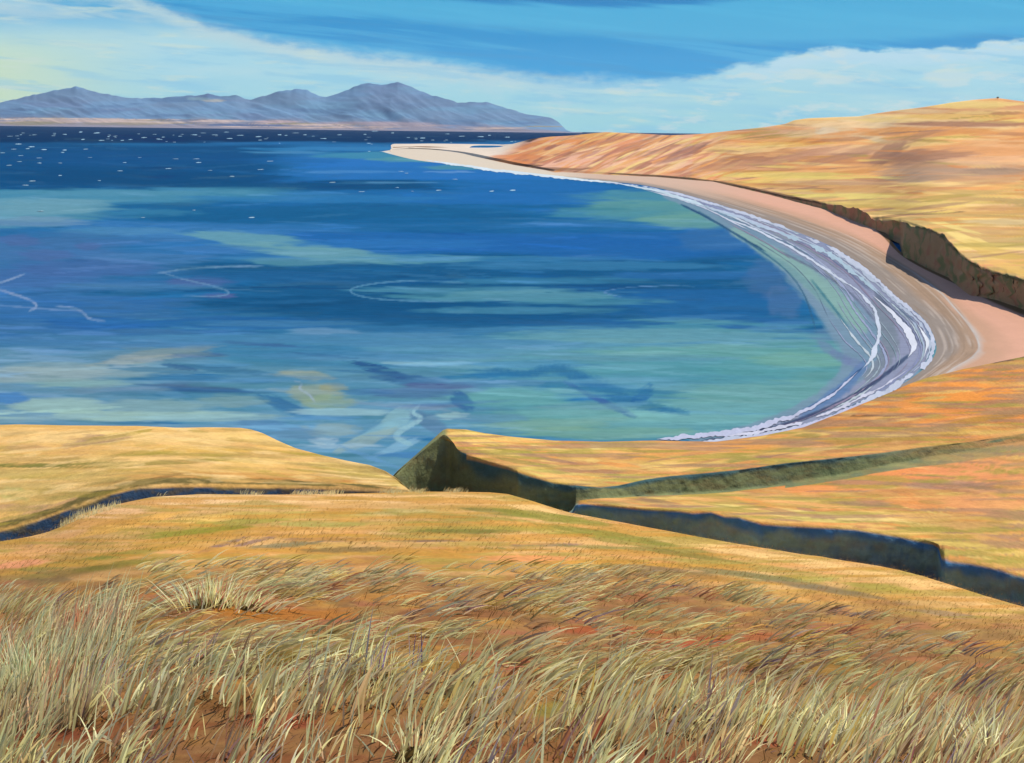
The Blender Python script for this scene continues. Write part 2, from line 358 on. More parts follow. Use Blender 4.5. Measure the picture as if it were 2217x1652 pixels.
sea.path([(1590, 500), (1670, 545), (1740, 590), (1800, 640), (1850, 690), (1870, 715)], [8, 14, 20, 24, 18, 8], '#7fb2ac', .8)
sea.path([(1640, 540), (1700, 575), (1760, 625), (1800, 670)], [5, 8, 8, 5], '#6f9ea6', .7)
sea.path([(1900, 650), (1925, 720), (1930, 760), (1880, 820)], [18, 20, 18, 14], '#7d8b9e', .8)
sea.path([(1760, 610), (1800, 660), (1830, 700)], 3, '#3f6f8c', .6)
sea.path([(1870, 790), (1820, 850), (1740, 895)], [10, 16, 8], '#5f82b4', .8)
sea.path([(1480, 445), (1540, 475), (1590, 505), (1650, 540)], 2.2, '#2c4a7c', .9); sea.path([(1520, 462), (1600, 512), (1700, 578), (1745, 640), (1762, 700)], 1.8, '#3b5f86', .7)
sea.path([(1690, 545), (1780, 590), (1850, 640), (1890, 690)], 2.5, '#6f6e8e', .7)  # purplish lines from here on: wet shadows painted into the water colour
sea.path([(1600, 468), (1700, 510), (1800, 560), (1880, 625)], 2.6, '#6d6e96', .75); sea.path([(1640, 480), (1740, 520)], 3, '#8d90aa', .8)
sea.path([(1862, 800), (1800, 858), (1700, 910)], 2, '#2c3f78', .85); sea.path([(1960, 775), (1900, 825), (1820, 872), (1720, 915), (1600, 945)], 4.5, '#4f4d76', .85)
sea.path([(1720, 918), (1620, 945), (1530, 955)], 5, '#5a4a6e', .8); sea.path([(1900, 640), (1960, 700), (1995, 740)], 5, '#6a6685', .7)
sea.path([(1780, 745), (1820, 775), (1860, 790)], 10, '#6f7fae', .5)
sea.val(.05, (40, 4), 12); gsea = sea.c.mean(2, keepdims=True); sea.c = (sea.c * .93 + gsea * .07) * 1.0
lt = ss(.08, .2, gsea); sea.c *= np.array([.72, .98, .93]) * (1 - lt) + np.array([1.0, .9, .95]) * lt
sea_o = sea.build('sea', M_sea); sea_o['kind'] = 'structure'
# ------------------------------------------------------------------ foam on the swash (ribbons with ragged edges)
fV, fF, fC = [], [], []
def ribbon(pts, w, color, z=.10, rag=.6, gap=0.0):
    pts = np.array(pts, float)
    seglen = np.hypot(*np.diff(pts, axis=0).T); L = np.concatenate([[0], np.cumsum(seglen)])
    n = int(L[-1] / 3) + 2; t = np.linspace(0, L[-1], n)
    c = np.stack([np.interp(t, L, pts[:, 0]), np.interp(t, L, pts[:, 1])], 1)
    c[:, 0] = smooth1(c[:, 0], 12); c[:, 1] = smooth1(c[:, 1], 12)
    d = np.gradient(c, axis=0); d /= np.hypot(d[:, 0], d[:, 1])[:, None]; nn = np.stack([-d[:, 1], d[:, 0]], 1)
    ww = np.interp(t, L, np.full(len(pts), w) if np.isscalar(w) else w)
    s = int(rng.integers(9999))
    a = ww * (1 + rag * (fbm(t / 22, 0 * t, s) - .5) * 2 + rag * (vn(t / 5, 0 * t, s + 3) - .5))
    b = ww * (1 + rag * (fbm(t / 26, 0 * t + 7, s) - .5) * 2 + rag * (vn(t / 5, 0 * t + 9, s + 3) - .5))
    taper = np.clip(np.minimum(t, L[-1] - t) / 40, 0, 1)
    if gap > 0: taper = taper * ss(gap - .1, gap + .08, fbm(t / 40, 0 * t + 3, s + 8))
    a = np.maximum(a, 0) * taper; b = np.maximum(b, 0) * taper
    A = at_z(*(c + nn * a[:, None]).T, np.full(n, z)); B = at_z(*(c - nn * b[:, None]).T, np.full(n, z))
    base = sum(len(v) for v in fV)
    fV.append(np.concatenate([A, B])); i = np.arange(n - 1) + base
    fF.append(np.stack([i, i + 1, i + 1 + n, i + n], 1))
    cc = cl(color) * (1 + .25 * (fbm(t / 15, 0 * t + 5, s) - .5))[:, None]; fC.append(np.concatenate([cc, cc]))
OUT = [(1250, 388), (1400, 404), (1500, 428), (1600, 458), (1700, 494), (1800, 536), (1880, 588), (1950, 652), (2003, 698), (2024, 745), (2015, 778), (1980, 808), (1925, 845), (1830, 893), (1740, 926), (1650, 944), (1560, 954), (1500, 962)]
WH, LV = '#d4dcee', '#b9c3dd'
ribbon(OUT, [1.2, 1.6, 2.2, 2.5, 3, 3.2, 3.4, 3.4, 3.4, 3.8, 4, 5, 5.5, 6, 5.5, 5, 4, 3], '#b9c4dc', .12, 1.1, .33)
ribbon([(x - 9, y + 2) for x, y in OUT[5:12]], [1, 2.5, 3, 3, 3, 2.5, 1], '#a9b8d0', .115, 1.2, .4)
ribbon([(x - 22, y + 3) for x, y in OUT[3:11]], [1, 1.5, 2, 2, 2, 2, 2, 1], '#9fb2cc', .115, 1.2, .45)
ribbon([(x - 14, y - 8) for x, y in OUT[11:17]], [1, 3, 4, 4, 3, 1], '#c6cce4', .125, 1.1, .35)
ribbon([(1440, 421), (1540, 452), (1620, 478), (1700, 508), (1780, 540), (1850, 590), (1905, 640)], [1.5, 2, 2.5, 3.5, 5, 5, 2], '#a4bfd4', .13, 1.1, .4)
ribbon([(1560, 468), (1640, 498), (1720, 540), (1790, 585), (1860, 630), (1895, 670), (1906, 720), (1892, 770), (1866, 800)], [.8, 1.6, 2, 2.4, 2.6, 2.6, 3, 5, 2], '#c2cfe4', .14, 1.0)
ribbon([(1890, 640), (1935, 680), (1968, 720), (1982, 750), (1965, 775)], [3, 4, 6, 9, 4], WH, .15, .5)
ribbon([(1860, 802), (1800, 858), (1720, 900), (1620, 932), (1500, 944), (1420, 951)], [1.5, 2.5, 4, 5.5, 5, 3], '#b8c0de', .14, .9)
ribbon([(1985, 700), (2010, 740), (2000, 775)], [2, 4, 2], '#d9e2f0', .16, .6)
ribbon([(1600, 950), (1700, 938), (1800, 905), (1880, 868)], [3, 5, 6, 4], '#b8bede', .13, .6)
ribbon([(820, 327), (870, 334), (930, 346), (1000, 358), (1080, 370), (1160, 377), (1260, 389), (1340, 396)], [1, 1.5, 2.2, 3, 3, 3, 2.2, 1.5], '#cfe0ec', .2, .8)
ribbon([(1330, 396), (1420, 412), (1500, 436), (1540, 452)], [1, 2, 3, 1], '#bcd2e2', .15, .8)
ribbon([(1500, 440), (1580, 462), (1660, 492), (1720, 516)], [1, 2.5, 3, 1.5], '#aebfd8', .15, .8, .3)
ribbon([(860, 323), (900, 321), (960, 320), (1030, 321), (1090, 321)], [1, 1.6, 1.2, 1, .6], '#e6f0f4', .3, .9)
def arc(pts, n=60):
    p = np.array(pts, float); d = np.concatenate([[0], np.cumsum(np.hypot(*np.diff(p, axis=0).T))]); q = np.linspace(0, d[-1], n)
    return np.stack([np.interp(q, d, p[:, 0]), np.interp(q, d, p[:, 1])], 1)
ai, ao = arc([(1330, 398)] + IN[1:]), arc(OUT[1:])
SC = ['#a4b4cc', '#8f9cc0', '#7f8ab0', '#93a8b8', '#7a98a8', '#6a6a92', '#857f9c', '#b4c4d2', '#7e8c9c', '#c2cce0', '#5f7894']
for k in range(52):
    f = rng.uniform(.05, 1.0) ** .7; df = rng.uniform(-.05, .05); a = int(rng.integers(0, 42)); b = min(56, a + int(rng.integers(6, 18)))
    t_ = np.linspace(0, 1, b - a)[:, None]; ff = np.clip(f + df * t_, 0, 1.0)
    w0 = rng.uniform(.5, 1.9); pts = ai[a:b] * (1 - ff) + ao[a:b] * ff
    ribbon(pts, w0 * np.interp(np.linspace(a, b, len(pts)), [0, 20, 45, 59], [.5, .9, 1.2, 1]), SC[int(rng.integers(len(SC)))], .09 + .0004 * k, 1.1, .3)
foam = make_mesh('surf_foam', np.concatenate(fV), np.concatenate(fF), np.concatenate(fC), M_foam)
foam['label'] = 'white and lavender surf foam lines curving along the sandy bay'; foam['category'] = 'surf foam'; foam['kind'] = 'stuff'
# whitecaps out on the open water
fV, fF, fC = [], [], []
def cap(x, y, w, h):
    n = 9; base = sum(len(v) for v in fV)
    t = np.linspace(-1, 1, n); e = np.sqrt(np.maximum(0, 1 - t ** 2)); j = rng.uniform(.6, 1.3, n)
    A = at_z(x + t * w, y + e * h * j * .6 - t * h * rng.uniform(-.6, .6), np.full(n, .25)); B = at_z(x + t * w, y - e * h * j - t * h * .2, np.full(n, .25))
    m = (A + B) / 2; m[:, 2] = .4
    fV.append(np.concatenate([A, m, B])); i = np.arange(n - 1) + base
    fF.append(np.stack([i, i + 1, i + 1 + n, i + n], 1)); fF.append(np.stack([i + n, i + 1 + n, i + 1 + 2 * n, i + 2 * n], 1))
    fC.append(np.tile(cl('#a2c8e0') * rng.uniform(.6, 1.1), (3 * n, 1)))
caps = [(22, 295), (50, 288), (115, 294), (140, 291), (180, 302), (75, 292), (175, 286), (235, 296), (265, 304), (220, 304), (40, 312), (68, 318), (30, 323), (95, 324), (140, 325), (186, 323), (5, 331), (45, 337),
        (60, 322), (85, 342), (135, 330), (195, 341), (303, 341), (42, 350), (85, 353), (130, 353), (20, 358), (425, 344), (430, 352), (585, 349), (380, 344), (270, 352), (365, 365), (565, 367), (455, 369), (70, 392),
        (130, 380), (215, 391), (55, 401), (260, 370), (502, 382), (868, 371), (880, 375), (783, 415), (1065, 414), (893, 414), (950, 412), (860, 406), (1110, 412), (720, 395), (985, 388),
        (283, 302), (312, 298), (345, 302), (390, 295), (420, 292), (440, 288), (465, 292), (490, 286), (497, 300), (520, 293), (560, 296), (605, 292), (660, 292), (640, 288), (700, 300), (735, 292), (790, 291),
        (812, 284), (850, 288), (915, 299), (968, 290), (1000, 295), (1040, 296), (1060, 293), (1098, 297), (420, 455), (545, 471), (310, 471), (88, 457), (300, 290), (210, 288)]
for x, y in caps: cap(x, y, rng.uniform(3, 8), rng.uniform(.5, 1.25))
for k in range(45):
    x = rng.uniform(0, 1130); y = 287 + SL * x * .7 + abs(rng.normal()) * 12; cap(x, y, rng.uniform(2, 5), rng.uniform(.35, .7))
wc = make_mesh('whitecaps', np.concatenate(fV), np.concatenate(fF), np.concatenate(fC), M_foam)
wc['label'] = 'scattered small white wave crests on the dark blue open water'; wc['category'] = 'whitecaps'; wc['kind'] = 'stuff'

# ================================================================== MOUNTAINS across the sound
xs = xcols(-420, 1262, 2.2)
sky_l = [(-420, 262), (-300, 246), (-200, 230), (-100, 236), (0, 222), (30, 216), (60, 208), (120, 195), (150, 190), (167, 187), (180, 191), (210, 200), (260, 209), (300, 213), (350, 212), (380, 208), (420, 207), (450, 203), (480, 208), (510, 206), (530, 214), (545, 216),
         (560, 211), (600, 199), (640, 193), (662, 194), (690, 207), (705, 211), (730, 204), (775, 184), (795, 180), (825, 184), (845, 181), (860, 177), (875, 183), (895, 190), (930, 205), (960, 212), (990, 222), (1030, 221), (1055, 221), (1080, 229), (1110, 238), (1140, 247), (1165, 250), (1190, 254), (1210, 265), (1228, 283), (1262, 300)]
ysk = cur(sky_l, xs); ysk = smooth1(ysk, 2) + (vn(xs / 9, xs * 0, 4) - .5) * 2.2
Dm = 19500.0
foot = col(xs, Dm, 0); under = col(xs, Dm * .97, -30)
crest = at_D(xs, np.minimum(ysk, HZ0 + SL * xs + 8), np.full_like(xs, 23500.0))
crest[:, 2] = np.maximum(crest[:, 2], -20)
back = crest.copy() * np.array([1.15, 1.15, 0]) + np.array([0, 0, -20])
n1 = 60; t = np.linspace(0, 1, n1)[:, None, None]
prof = t ** 1.0
P1 = foot[None] * (1 - prof) + crest[None] * prof
hgt = np.clip(crest[:, 2], 0, None)[None]
T = np.linspace(0, 1, n1)[:, None]
hw = wide(np.clip(crest[:, 2], 0, None), 14)[None]; hgt = hw + (hgt - hw) * T ** 7
P1[:, :, 2] = hgt * (T ** 1.45)
U = np.repeat(xs[None], n1, 0)
rd = 1 - np.abs(2 * fbm((U + 210 * T) / 58, T * 2.2, 5, 4) - 1); rd2 = 1 - np.abs(2 * fbm((U + 150 * T) / 26, T * 4 + 3, 9, 3) - 1)
P1[:, :, 2] += hgt * (.15 * (rd - .75) + .03 * (rd2 - .75)) * (np.sin(np.pi * np.clip(T, 0, 1)) ** .8) * (T < 1)
P1[:, :, 2] = np.maximum(P1[:, :, 2], 3 + 10 * vn(U / 20, T * 3, 2) * (T > 0))
P1[0, :, 2] = 0
P = np.concatenate([under[None], P1, back[None]])
mt = Sheet(P, '#7089ae'); mt.prep()
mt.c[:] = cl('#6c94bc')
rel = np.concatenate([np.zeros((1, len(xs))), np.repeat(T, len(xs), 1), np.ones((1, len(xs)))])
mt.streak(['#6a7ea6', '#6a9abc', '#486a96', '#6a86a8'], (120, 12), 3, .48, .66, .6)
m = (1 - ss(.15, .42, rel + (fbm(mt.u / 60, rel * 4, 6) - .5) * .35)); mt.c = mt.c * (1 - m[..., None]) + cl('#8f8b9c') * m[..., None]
for k in range(150):
    x = rng.uniform(-300, 1200); hz = HZ0 + SL * x
    if x > 520 and rng.uniform() < .5: continue
    mt.dab(x, hz - rng.uniform(-2, 8) - 4 * (x < 500), rng.uniform(15, 60), rng.uniform(.8, 2.0), ['#c9b2a8', '#b8a49c', '#9a8f6e', '#d4bcae', '#7f7a86', '#5c7ba8'][int(rng.integers(6))], .8)
for a in [(480, 262, 60, 3, '#c8b4ae', .9), (600, 263, 50, 3, '#bfa9ac', .9), (430, 214, 26, 4, '#8fb4bd', .5), (465, 218, 24, 3, '#c0b8a2', .6), (500, 208, 24, 4, '#5f86a2', .6), (540, 271, 90, 2.5, '#3a5f96', .8),
          (150, 262, 110, 3.5, '#c4aea6', .85), (60, 267, 60, 4, '#8c8468', .8), (330, 265, 60, 3, '#c9b5a6', .8), (800, 267, 120, 3, '#a596a2', .8), (900, 272, 100, 3, '#9a8f9c', .7), (260, 268, 110, 3, '#8e8570', .7)]: mt.dab(*a)
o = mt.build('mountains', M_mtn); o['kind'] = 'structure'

# ================================================================== BEACH (arc from the spit to under the near headland)
A = [(826, 328), (900, 346), (1000, 358), (1100, 370), (1200, 381), (1320, 393), (1400, 402), (1500, 425), (1600, 456), (1700, 492), (1800, 533), (1880, 585), (1950, 648), (2005, 694), (2030, 745), (2022, 778), (1990, 810), (1935, 846), (1835, 897), (1745, 932), (1655, 952), (1540, 970), (1420, 985), (1300, 990)]
Bc = [(845, 325), (915, 336), (1015, 350), (1105, 364), (1200, 376), (1325, 386), (1410, 393), (1530, 416), (1640, 444), (1750, 476), (1850, 515), (1950, 570), (2030, 625), (2090, 690), (2122, 742), (2110, 770), (2060, 800), (2000, 850), (1900, 910), (1800, 950), (1700, 975), (1560, 985), (1430, 1000), (1300, 1005)]
Cc = [(850, 320), (930, 321), (1030, 330), (1110, 350), (1200, 370), (1330, 377), (1420, 381), (1545, 393), (1665, 421), (1785, 452), (1885, 492), (1960, 560), (2080, 622), (2220, 690), (2400, 760), (2420, 830), (2340, 880), (2200, 920), (2050, 960), (1900, 990), (1760, 1005), (1600, 1010), (1450, 1020), (1300, 1020)]
def rs(pts, n=900):
    pts = np.array(pts, float); k = np.arange(len(pts)); t = np.linspace(0, len(pts) - 1, n)
    i = np.clip(np.floor(t).astype(int), 0, len(pts) - 2); f = (t - i)[:, None]
    p0 = pts[np.maximum(i - 1, 0)]; p1 = pts[i]; p2 = pts[i + 1]; p3 = pts[np.minimum(i + 2, len(pts) - 1)]
    return .5 * (2 * p1 + (p2 - p0) * f + (2 * p0 - 5 * p1 + 4 * p2 - p3) * f ** 2 + (3 * p1 - p0 - 3 * p2 + p3) * f ** 3)
a_, b_, c_ = rs(A), rs(Bc), rs(Cc)
pa = at_z(a_[:, 0], a_[:, 1], 0.04 + 0 * a_[:, 0]); pb = at_z(b_[:, 0], b_[:, 1], .7 + 0 * a_[:, 0]); pc = at_z(c_[:, 0], c_[:, 1], 2.0 + 0 * a_[:, 0])
cen = np.array([-40, 420, 0.0]); pin = pa + (cen - pa) * .04; pin[:, 2] = -.8
pk = np.arange(900); pd = pc + (pc - pb) * (.35 + .7 * ss(470, 540, pk) * (1 - ss(700, 780, pk)))[:, None]; pd[:, 2] = 2.6 - .5 * ss(470, 540, pk) * (1 - ss(700, 780, pk))
P = np.concatenate([seg(pin, pa, 5), seg(pa, pb, 26), seg(pb, pc, 30), seg(pc, pd, 8, True)])
be = Sheet(P)
r = np.concatenate([np.linspace(-.2, 0, 5, endpoint=False), np.linspace(0, 1, 26, endpoint=False), np.linspace(1, 2, 30, endpoint=False), np.linspace(2, 2.4, 8)])[:, None]
S = np.linspace(0, 900, 900)[None]
n = fbm(S / 40, r * 3, 5) - .5; n2 = fbm(S / 45, r * 22 + S / 160, 15) - .5
def mixc(c, m, col_): return c * (1 - m[..., None]) + cl(col_) * m[..., None]
c = np.zeros(P.shape) + cl('#a09690')
c = mixc(c, ss(.25, .6, r + n * .4 + 0 * S), '#b59c88'); c = mixc(c, ss(.8, 1.05, r + n * .3 + 0 * S), '#d6ac92')
c = mixc(c, ss(1.05, 1.35, r + n * .3 + 0 * S), '#ecb8a0')
c = mixc(c, ss(.05, .2, n2) * .5 * (r < 1.05) * (r > .15), '#d6cac2'); c = mixc(c, ss(.05, .2, -n2) * .4 * (r < 1.05), '#94806f')
c = mixc(c, (1 - ss(0, .05, np.abs(r - .97 + n * .12))) * .8 * ss(420, 470, S) * (1 - ss(640, 700, S)), '#cfd6da')
c = mixc(c, (1 - ss(230, 330, S)) * ss(.2, .8, r), '#ddc0ad')
c = mixc(c, (1 - ss(150, 190, S)) * np.ones_like(r), '#e8dccb')
c = mixc(c, ss(2.02, 2.1, r + 0 * S), '#8a6a4a')
P[:, :, 2] += np.where(r > .5, (n2 * .12), 0)
be.c = c * .86; o = be.build('beach', M_sand); o['kind'] = 'structure'

# ================================================================== SPIT + FAR DUNES AND HILLS
xs = xcols(845, 2300, 2.2, None, 3300, 30)
yF = cur([(845, 327), (850, 321), (930, 322), (1000, 331), (1030, 338), (1110, 355), (1200, 371), (1330, 378), (1420, 382), (1545, 393), (1665, 421), (1785, 452), (1885, 492), (1948, 520), (1955, 556), (2000, 576), (2050, 602), (2100, 636), (2160, 652), (2217, 672), (2400, 740), (3300, 980)], xs)
yT = cur([(845, 326), (850, 320), (930, 320.5), (1000, 328), (1030, 333), (1110, 350), (1200, 367), (1330, 374), (1420, 378), (1500, 385), (1600, 402), (1700, 424), (1800, 443), (1850, 450), (1900, 478), (1960, 481), (2035, 503), (2046, 512), (2062, 532), (2100, 568), (2150, 588), (2217, 606), (2400, 668), (3300, 880)], xs)
rgh = ss(1650, 1850, xs)
yT = yT + (fbm(xs / 14, xs * 0, 8) - .5) * 16 * rgh
yS = cur([(845, 325), (850, 320), (930, 319), (1080, 320), (1105, 313), (1150, 301), (1190, 296), (1230, 294), (1280, 289), (1310, 286), (1360, 288), (1400, 290), (1450, 293), (1500, 291), (1530, 289), (1600, 281), (1650, 276), (1665, 274), (1700, 268), (1720, 260), (1750, 256), (1800, 254), (1860, 252), (1900, 245), (1950, 238), (2000, 232), (2060, 222), (2110, 216), (2160, 212), (2217, 220), (2400, 200), (3300, 180)], xs)
yS = smooth1(yS, 3)
pf = at_z(xs, yF, 2.1 + 0 * xs); DF = pf[:, 1]
hF = 1 - ss(1000, 1120, xs)
DT = np.maximum(DF * 1.004 + 1.0, wide(DF, 6) * 1.002)
DS = cur([(845, 2600), (930, 2900), (1080, 2800), (1150, 2300), (1300, 2050), (1500, 1900), (1700, 1650), (1850, 1500), (2000, 1300), (2217, 1100), (3300, 800)], xs)
DS = np.maximum(DS, DT * 1.02)
P = [col(xs, DF * .985, 1.0 + 0 * xs)[None], seg(at_D(xs, yF, DF), at_D(xs, yT, DT), 14)]
nface = 15
nf = 200
P.append(seg_geo(xs, yT, DT, yS, DS, nf, False, 1.0))
cr = at_D(xs, yS, DS)
b1 = col(xs, DS * 1.06, cr[:, 2] - .02 * DS * (1 - hF) - 1); b2 = col(xs, DS * 1.25, cr[:, 2] * .5); b3 = col(xs, DS * 1.45, -4 + 0 * xs)
P += [seg(cr, b1, 6), seg(b1, b2, 6), seg(b2, b3, 6, True)]
P = np.concatenate(P)
P[nface + nf - 4:] = P[nface + nf - 4:]
nr = P.shape[0]; U, V = proj(P)
ri = np.arange(nr)[:, None]
win = np.clip((ri - nface) / 20, 0, 1) * np.clip((nface + nf - ri) / 25, .0, 1)
gain = ss(1120, 1300, U)
amp = P[:, :, 1] * .0042
# dune ridges run down towards the bay on the left, broad folds on the right
d1 = fbm((U + 2.6 * (V - 330)) / 60, V / 60, 33, 3) - .5
d2 = fbm(P[:, :, 0] / 120, P[:, :, 1] / 150, 21, 4) - .5
P[:, :, 2] += win * gain * amp * (d1 * 3.2 * (1 - ss(1550, 1750, U)) + d2 * 4.0 * ss(1400, 1700, U))
fr = (ri < nface) & (ri > 1)
P[:, :, 1] += fr * rgh[None] * (fbm(U / 10, V / 14, 55, 3) - .5) * 9
fh = Sheet(P, '#dfa468'); fh.prep()
fh.c[:] = cl('#eab074')
mright = ss(1350, 1700, U)
fh.streak(['#f2d49a', '#e3a468', '#f4dca0', '#cf9c78', '#e0b898'], (260, 16), 60, .5, .66, .7, mright)
fh.streak(['#e3b49a', '#e9c489', '#c98f68', '#ad7a5c', '#d9a486'], (48, 16), 160, .48, .64, .75, 1 - mright, 2.6)
low = ss(385, 430, V) * ss(1550, 1750, U)
fh.streak(['#d3bd74', '#e6cf7e', '#c3a05a', '#b8a26e'], (150, 6), 260, .47, .62, .75, low)
for a in [(1230, 308, 70, 8, '#e0924c', .8), (1150, 318, 50, 8, '#c9794a', .7), (1310, 295, 70, 7, '#e0a95e', .8), (1278, 305, 40, 5, '#8a6058', .7, 20), (1240, 325, 60, 5, '#94604e', .6, 22), (1180, 345, 70, 7, '#d69a6a', .8),
          (1260, 345, 90, 12, '#e4b49a', .85, 12), (1350, 352, 110, 12, '#e6b698', .85), (1410, 320, 60, 6, '#e8c08c', .7, 25), (1460, 330, 46, 12, '#8f6a60', .75, 22), (1500, 322, 70, 8, '#9a6e60', .6, 14),
          (1390, 312, 50, 4, '#9c6a58', .7, 28), (1330, 330, 60, 5, '#b87a62', .6, 26), (1540, 300, 90, 7, '#e2cf86', .7, 5), (1460, 300, 60, 5, '#e6c890', .6), (1490, 358, 110, 9, '#e9c99a', .8, 10),
          (1420, 372, 140, 5, '#d9a684', .8), (1570, 350, 130, 9, '#a8745c', .7, 10), (1660, 340, 110, 8, '#b07c5e', .6, 8), (1560, 378, 190, 5, '#b8855e', .7, 4), (1700, 310, 90, 9, '#e6bb66', .7),
          (1640, 300, 120, 8, '#dca270', .6), (1760, 290, 60, 9, '#d8bd92', .7), (1800, 268, 80, 9, '#e3c292', .7), (1880, 262, 60, 10, '#dbc49c', .8), (1980, 240, 60, 7, '#dcc59a', .6), (1790, 284, 22, 9, '#dccfb8', .8),
          (1860, 290, 60, 7, '#d9c8a6', .8, -15), (1910, 275, 26, 18, '#d6c3a4', .7), (2100, 228, 90, 7, '#e9cb82', .85), (2080, 252, 130, 6, '#e6c070', .8), (2140, 245, 90, 4, '#9a7458', .6), (2100, 268, 140, 6, '#a1745e', .7),
          (2170, 262, 70, 5, '#e8d07c', .8), (2000, 285, 160, 10, '#dd9a58', .8), (1990, 310, 90, 5, '#e9cf8e', .7), (1925, 330, 40, 16, '#8a6a5e', .75, 30), (1990, 338, 70, 12, '#8f6c5c', .7), (1840, 345, 120, 12, '#b5805e', .6),
          (2120, 330, 130, 16, '#e0a878', .7), (2170, 310, 80, 10, '#e0b184', .6), (2060, 360, 150, 12, '#a98e7c', .7), (1980, 385, 90, 10, '#9a8a80', .75), (2130, 385, 90, 12, '#c09a78', .6), (2160, 370, 60, 7, '#8f7a6e', .6),
          (1700, 378, 160, 6, '#d8ca78', .8), (1780, 385, 150, 4, '#e4d77e', .7), (1700, 400, 150, 6, '#cda460', .7), (1880, 410, 150, 7, '#cf9c68', .6), (1820, 425, 120, 6, '#e2d580', .8), (1960, 440, 160, 8, '#dcc478', .7),
          (2120, 455, 120, 10, '#cfa468', .7), (1930, 468, 60, 3, '#4c4a3c', .7, 8), (2020, 462, 60, 2.2, '#54503e', .7, 3), (1760, 410, 40, 3, '#75624a', .6), (2110, 500, 120, 10, '#c7a274', .7), (2170, 480, 80, 7, '#d8c59a', .7),
          (2100, 520, 60, 9, '#e9d68c', .8, -20), (2160, 548, 80, 12, '#cbb060', .7, -18), (2190, 580, 60, 8, '#e0bd70', .7, -20), (2140, 530, 90, 5, '#9c9454', .5), (2060, 490, 60, 5, '#e3d48a', .7, -15)]:
    fh.dab(*a)
for k in range(230):
    x = rng.uniform(1300, 2300); y0 = np.interp(x, xs, yS); y1 = np.interp(x, xs, yT); y = rng.uniform(y0, y1)
    cc = ['#e9cf7a', '#d98f4e', '#b98462', '#e6b07a', '#a89a52', '#9a7a6a', '#efd08c', '#c98c50'][int(rng.integers(8))]
    fh.dab(x, y, rng.uniform(14, 75), rng.uniform(1.2, 4.5), cc, rng.uniform(.35, .75), rng.uniform(-4, 8) + (18 if x < 1560 else 0))
for k in range(160):
    x = rng.uniform(1110, 1560); y0 = np.interp(x, xs, yS); y1 = np.interp(x, xs, yT); y = rng.uniform(y0, y1)
    cc = ['#e8bf9e', '#d98f5c', '#9a6a5a', '#e3ad92', '#edc98e', '#b87c64', '#e0a060'][int(rng.integers(7))]
    fh.dab(x, y, rng.uniform(14, 50), rng.uniform(1.2, 3.5), cc, rng.uniform(.4, .8), rng.uniform(12, 30))
# sand of the spit, weed line, low earth cliff behind the beach
for a in [(1900, 318, 150, 10, '#a8806e', .55, 14), (1990, 340, 110, 14, '#98766a', .6, 4), (2110, 268, 160, 6, '#a87c68', .6), (1640, 352, 150, 9, '#b48870', .55, 8), (2060, 372, 160, 9, '#ac9686', .6), (1830, 395, 130, 6, '#b09480', .5), (1480, 330, 60, 9, '#94706a', .6, 22), (1740, 335, 90, 7, '#c09078', .5, 12), (2150, 350, 110, 12, '#ecc09a', .6), (1840, 270, 70, 8, '#eed4ac', .7), (2120, 225, 90, 6, '#f2d890', .7)]: fh.dab(*a)
m = (1 - ss(1075, 1120, U + (V - 330) * 1.5)) * ((1 - ss(1010, 1090, U)) * 1.0 + ss(1010, 1090, U)) ; fh.c = mixc(fh.c, m, '#ddd2c2')
for a in [(1090, 352, 60, 5, '#d98a50', .8), (1120, 340, 60, 6, '#d4854e', .7), (1060, 345, 40, 3, '#9a6c4c', .7), (1120, 358, 60, 3, '#6f4f3c', .8), (1200, 366, 70, 3.5, '#7d5c46', .75)]: fh.dab(*a)
face = np.clip(1 - np.abs(ri - 8) / 9., 0, 1) > 0
fm = (ri <= nface + 1) & (ri >= 0)
fcol = np.zeros(P.shape) + cl('#b89a78')
nn = fbm(U / 7, V / 26, 71, 3)[..., None]
fcol = fcol * (1 - ss(.5, .7, nn)) + cl('#b88a70') * ss(.5, .7, nn); nn = fbm(U / 6, V / 30, 77, 3)[..., None]
fcol = fcol * (1 - ss(.52, .68, nn)) + cl('#8c8e66') * ss(.52, .68, nn)
fcol = fcol * np.array([1.12, .98, .95])
k = (fm * ss(1380, 1480, U))[..., None]; fh.c = fh.c * (1 - k) + fcol * k
fh.path([(1330, 376), (1420, 381), (1520, 389), (1600, 402), (1700, 424), (1780, 440)], [1.5, 2, 2.5, 3, 3.5, 3], '#6b5442', .8)
fh.path([(1960, 480), (2035, 505), (2062, 534), (2100, 570), (2150, 590), (2217, 608)], 3, '#5c5a3c', .7)
fh.val(.05, (30, 4), 7); fh.c *= np.where((U > 1500)[..., None], np.array([1.08, 1.02, .92]), np.array([1.06, 1.04, 1.06]))
o = fh.build('hills', M_far); o['kind'] = 'structure'
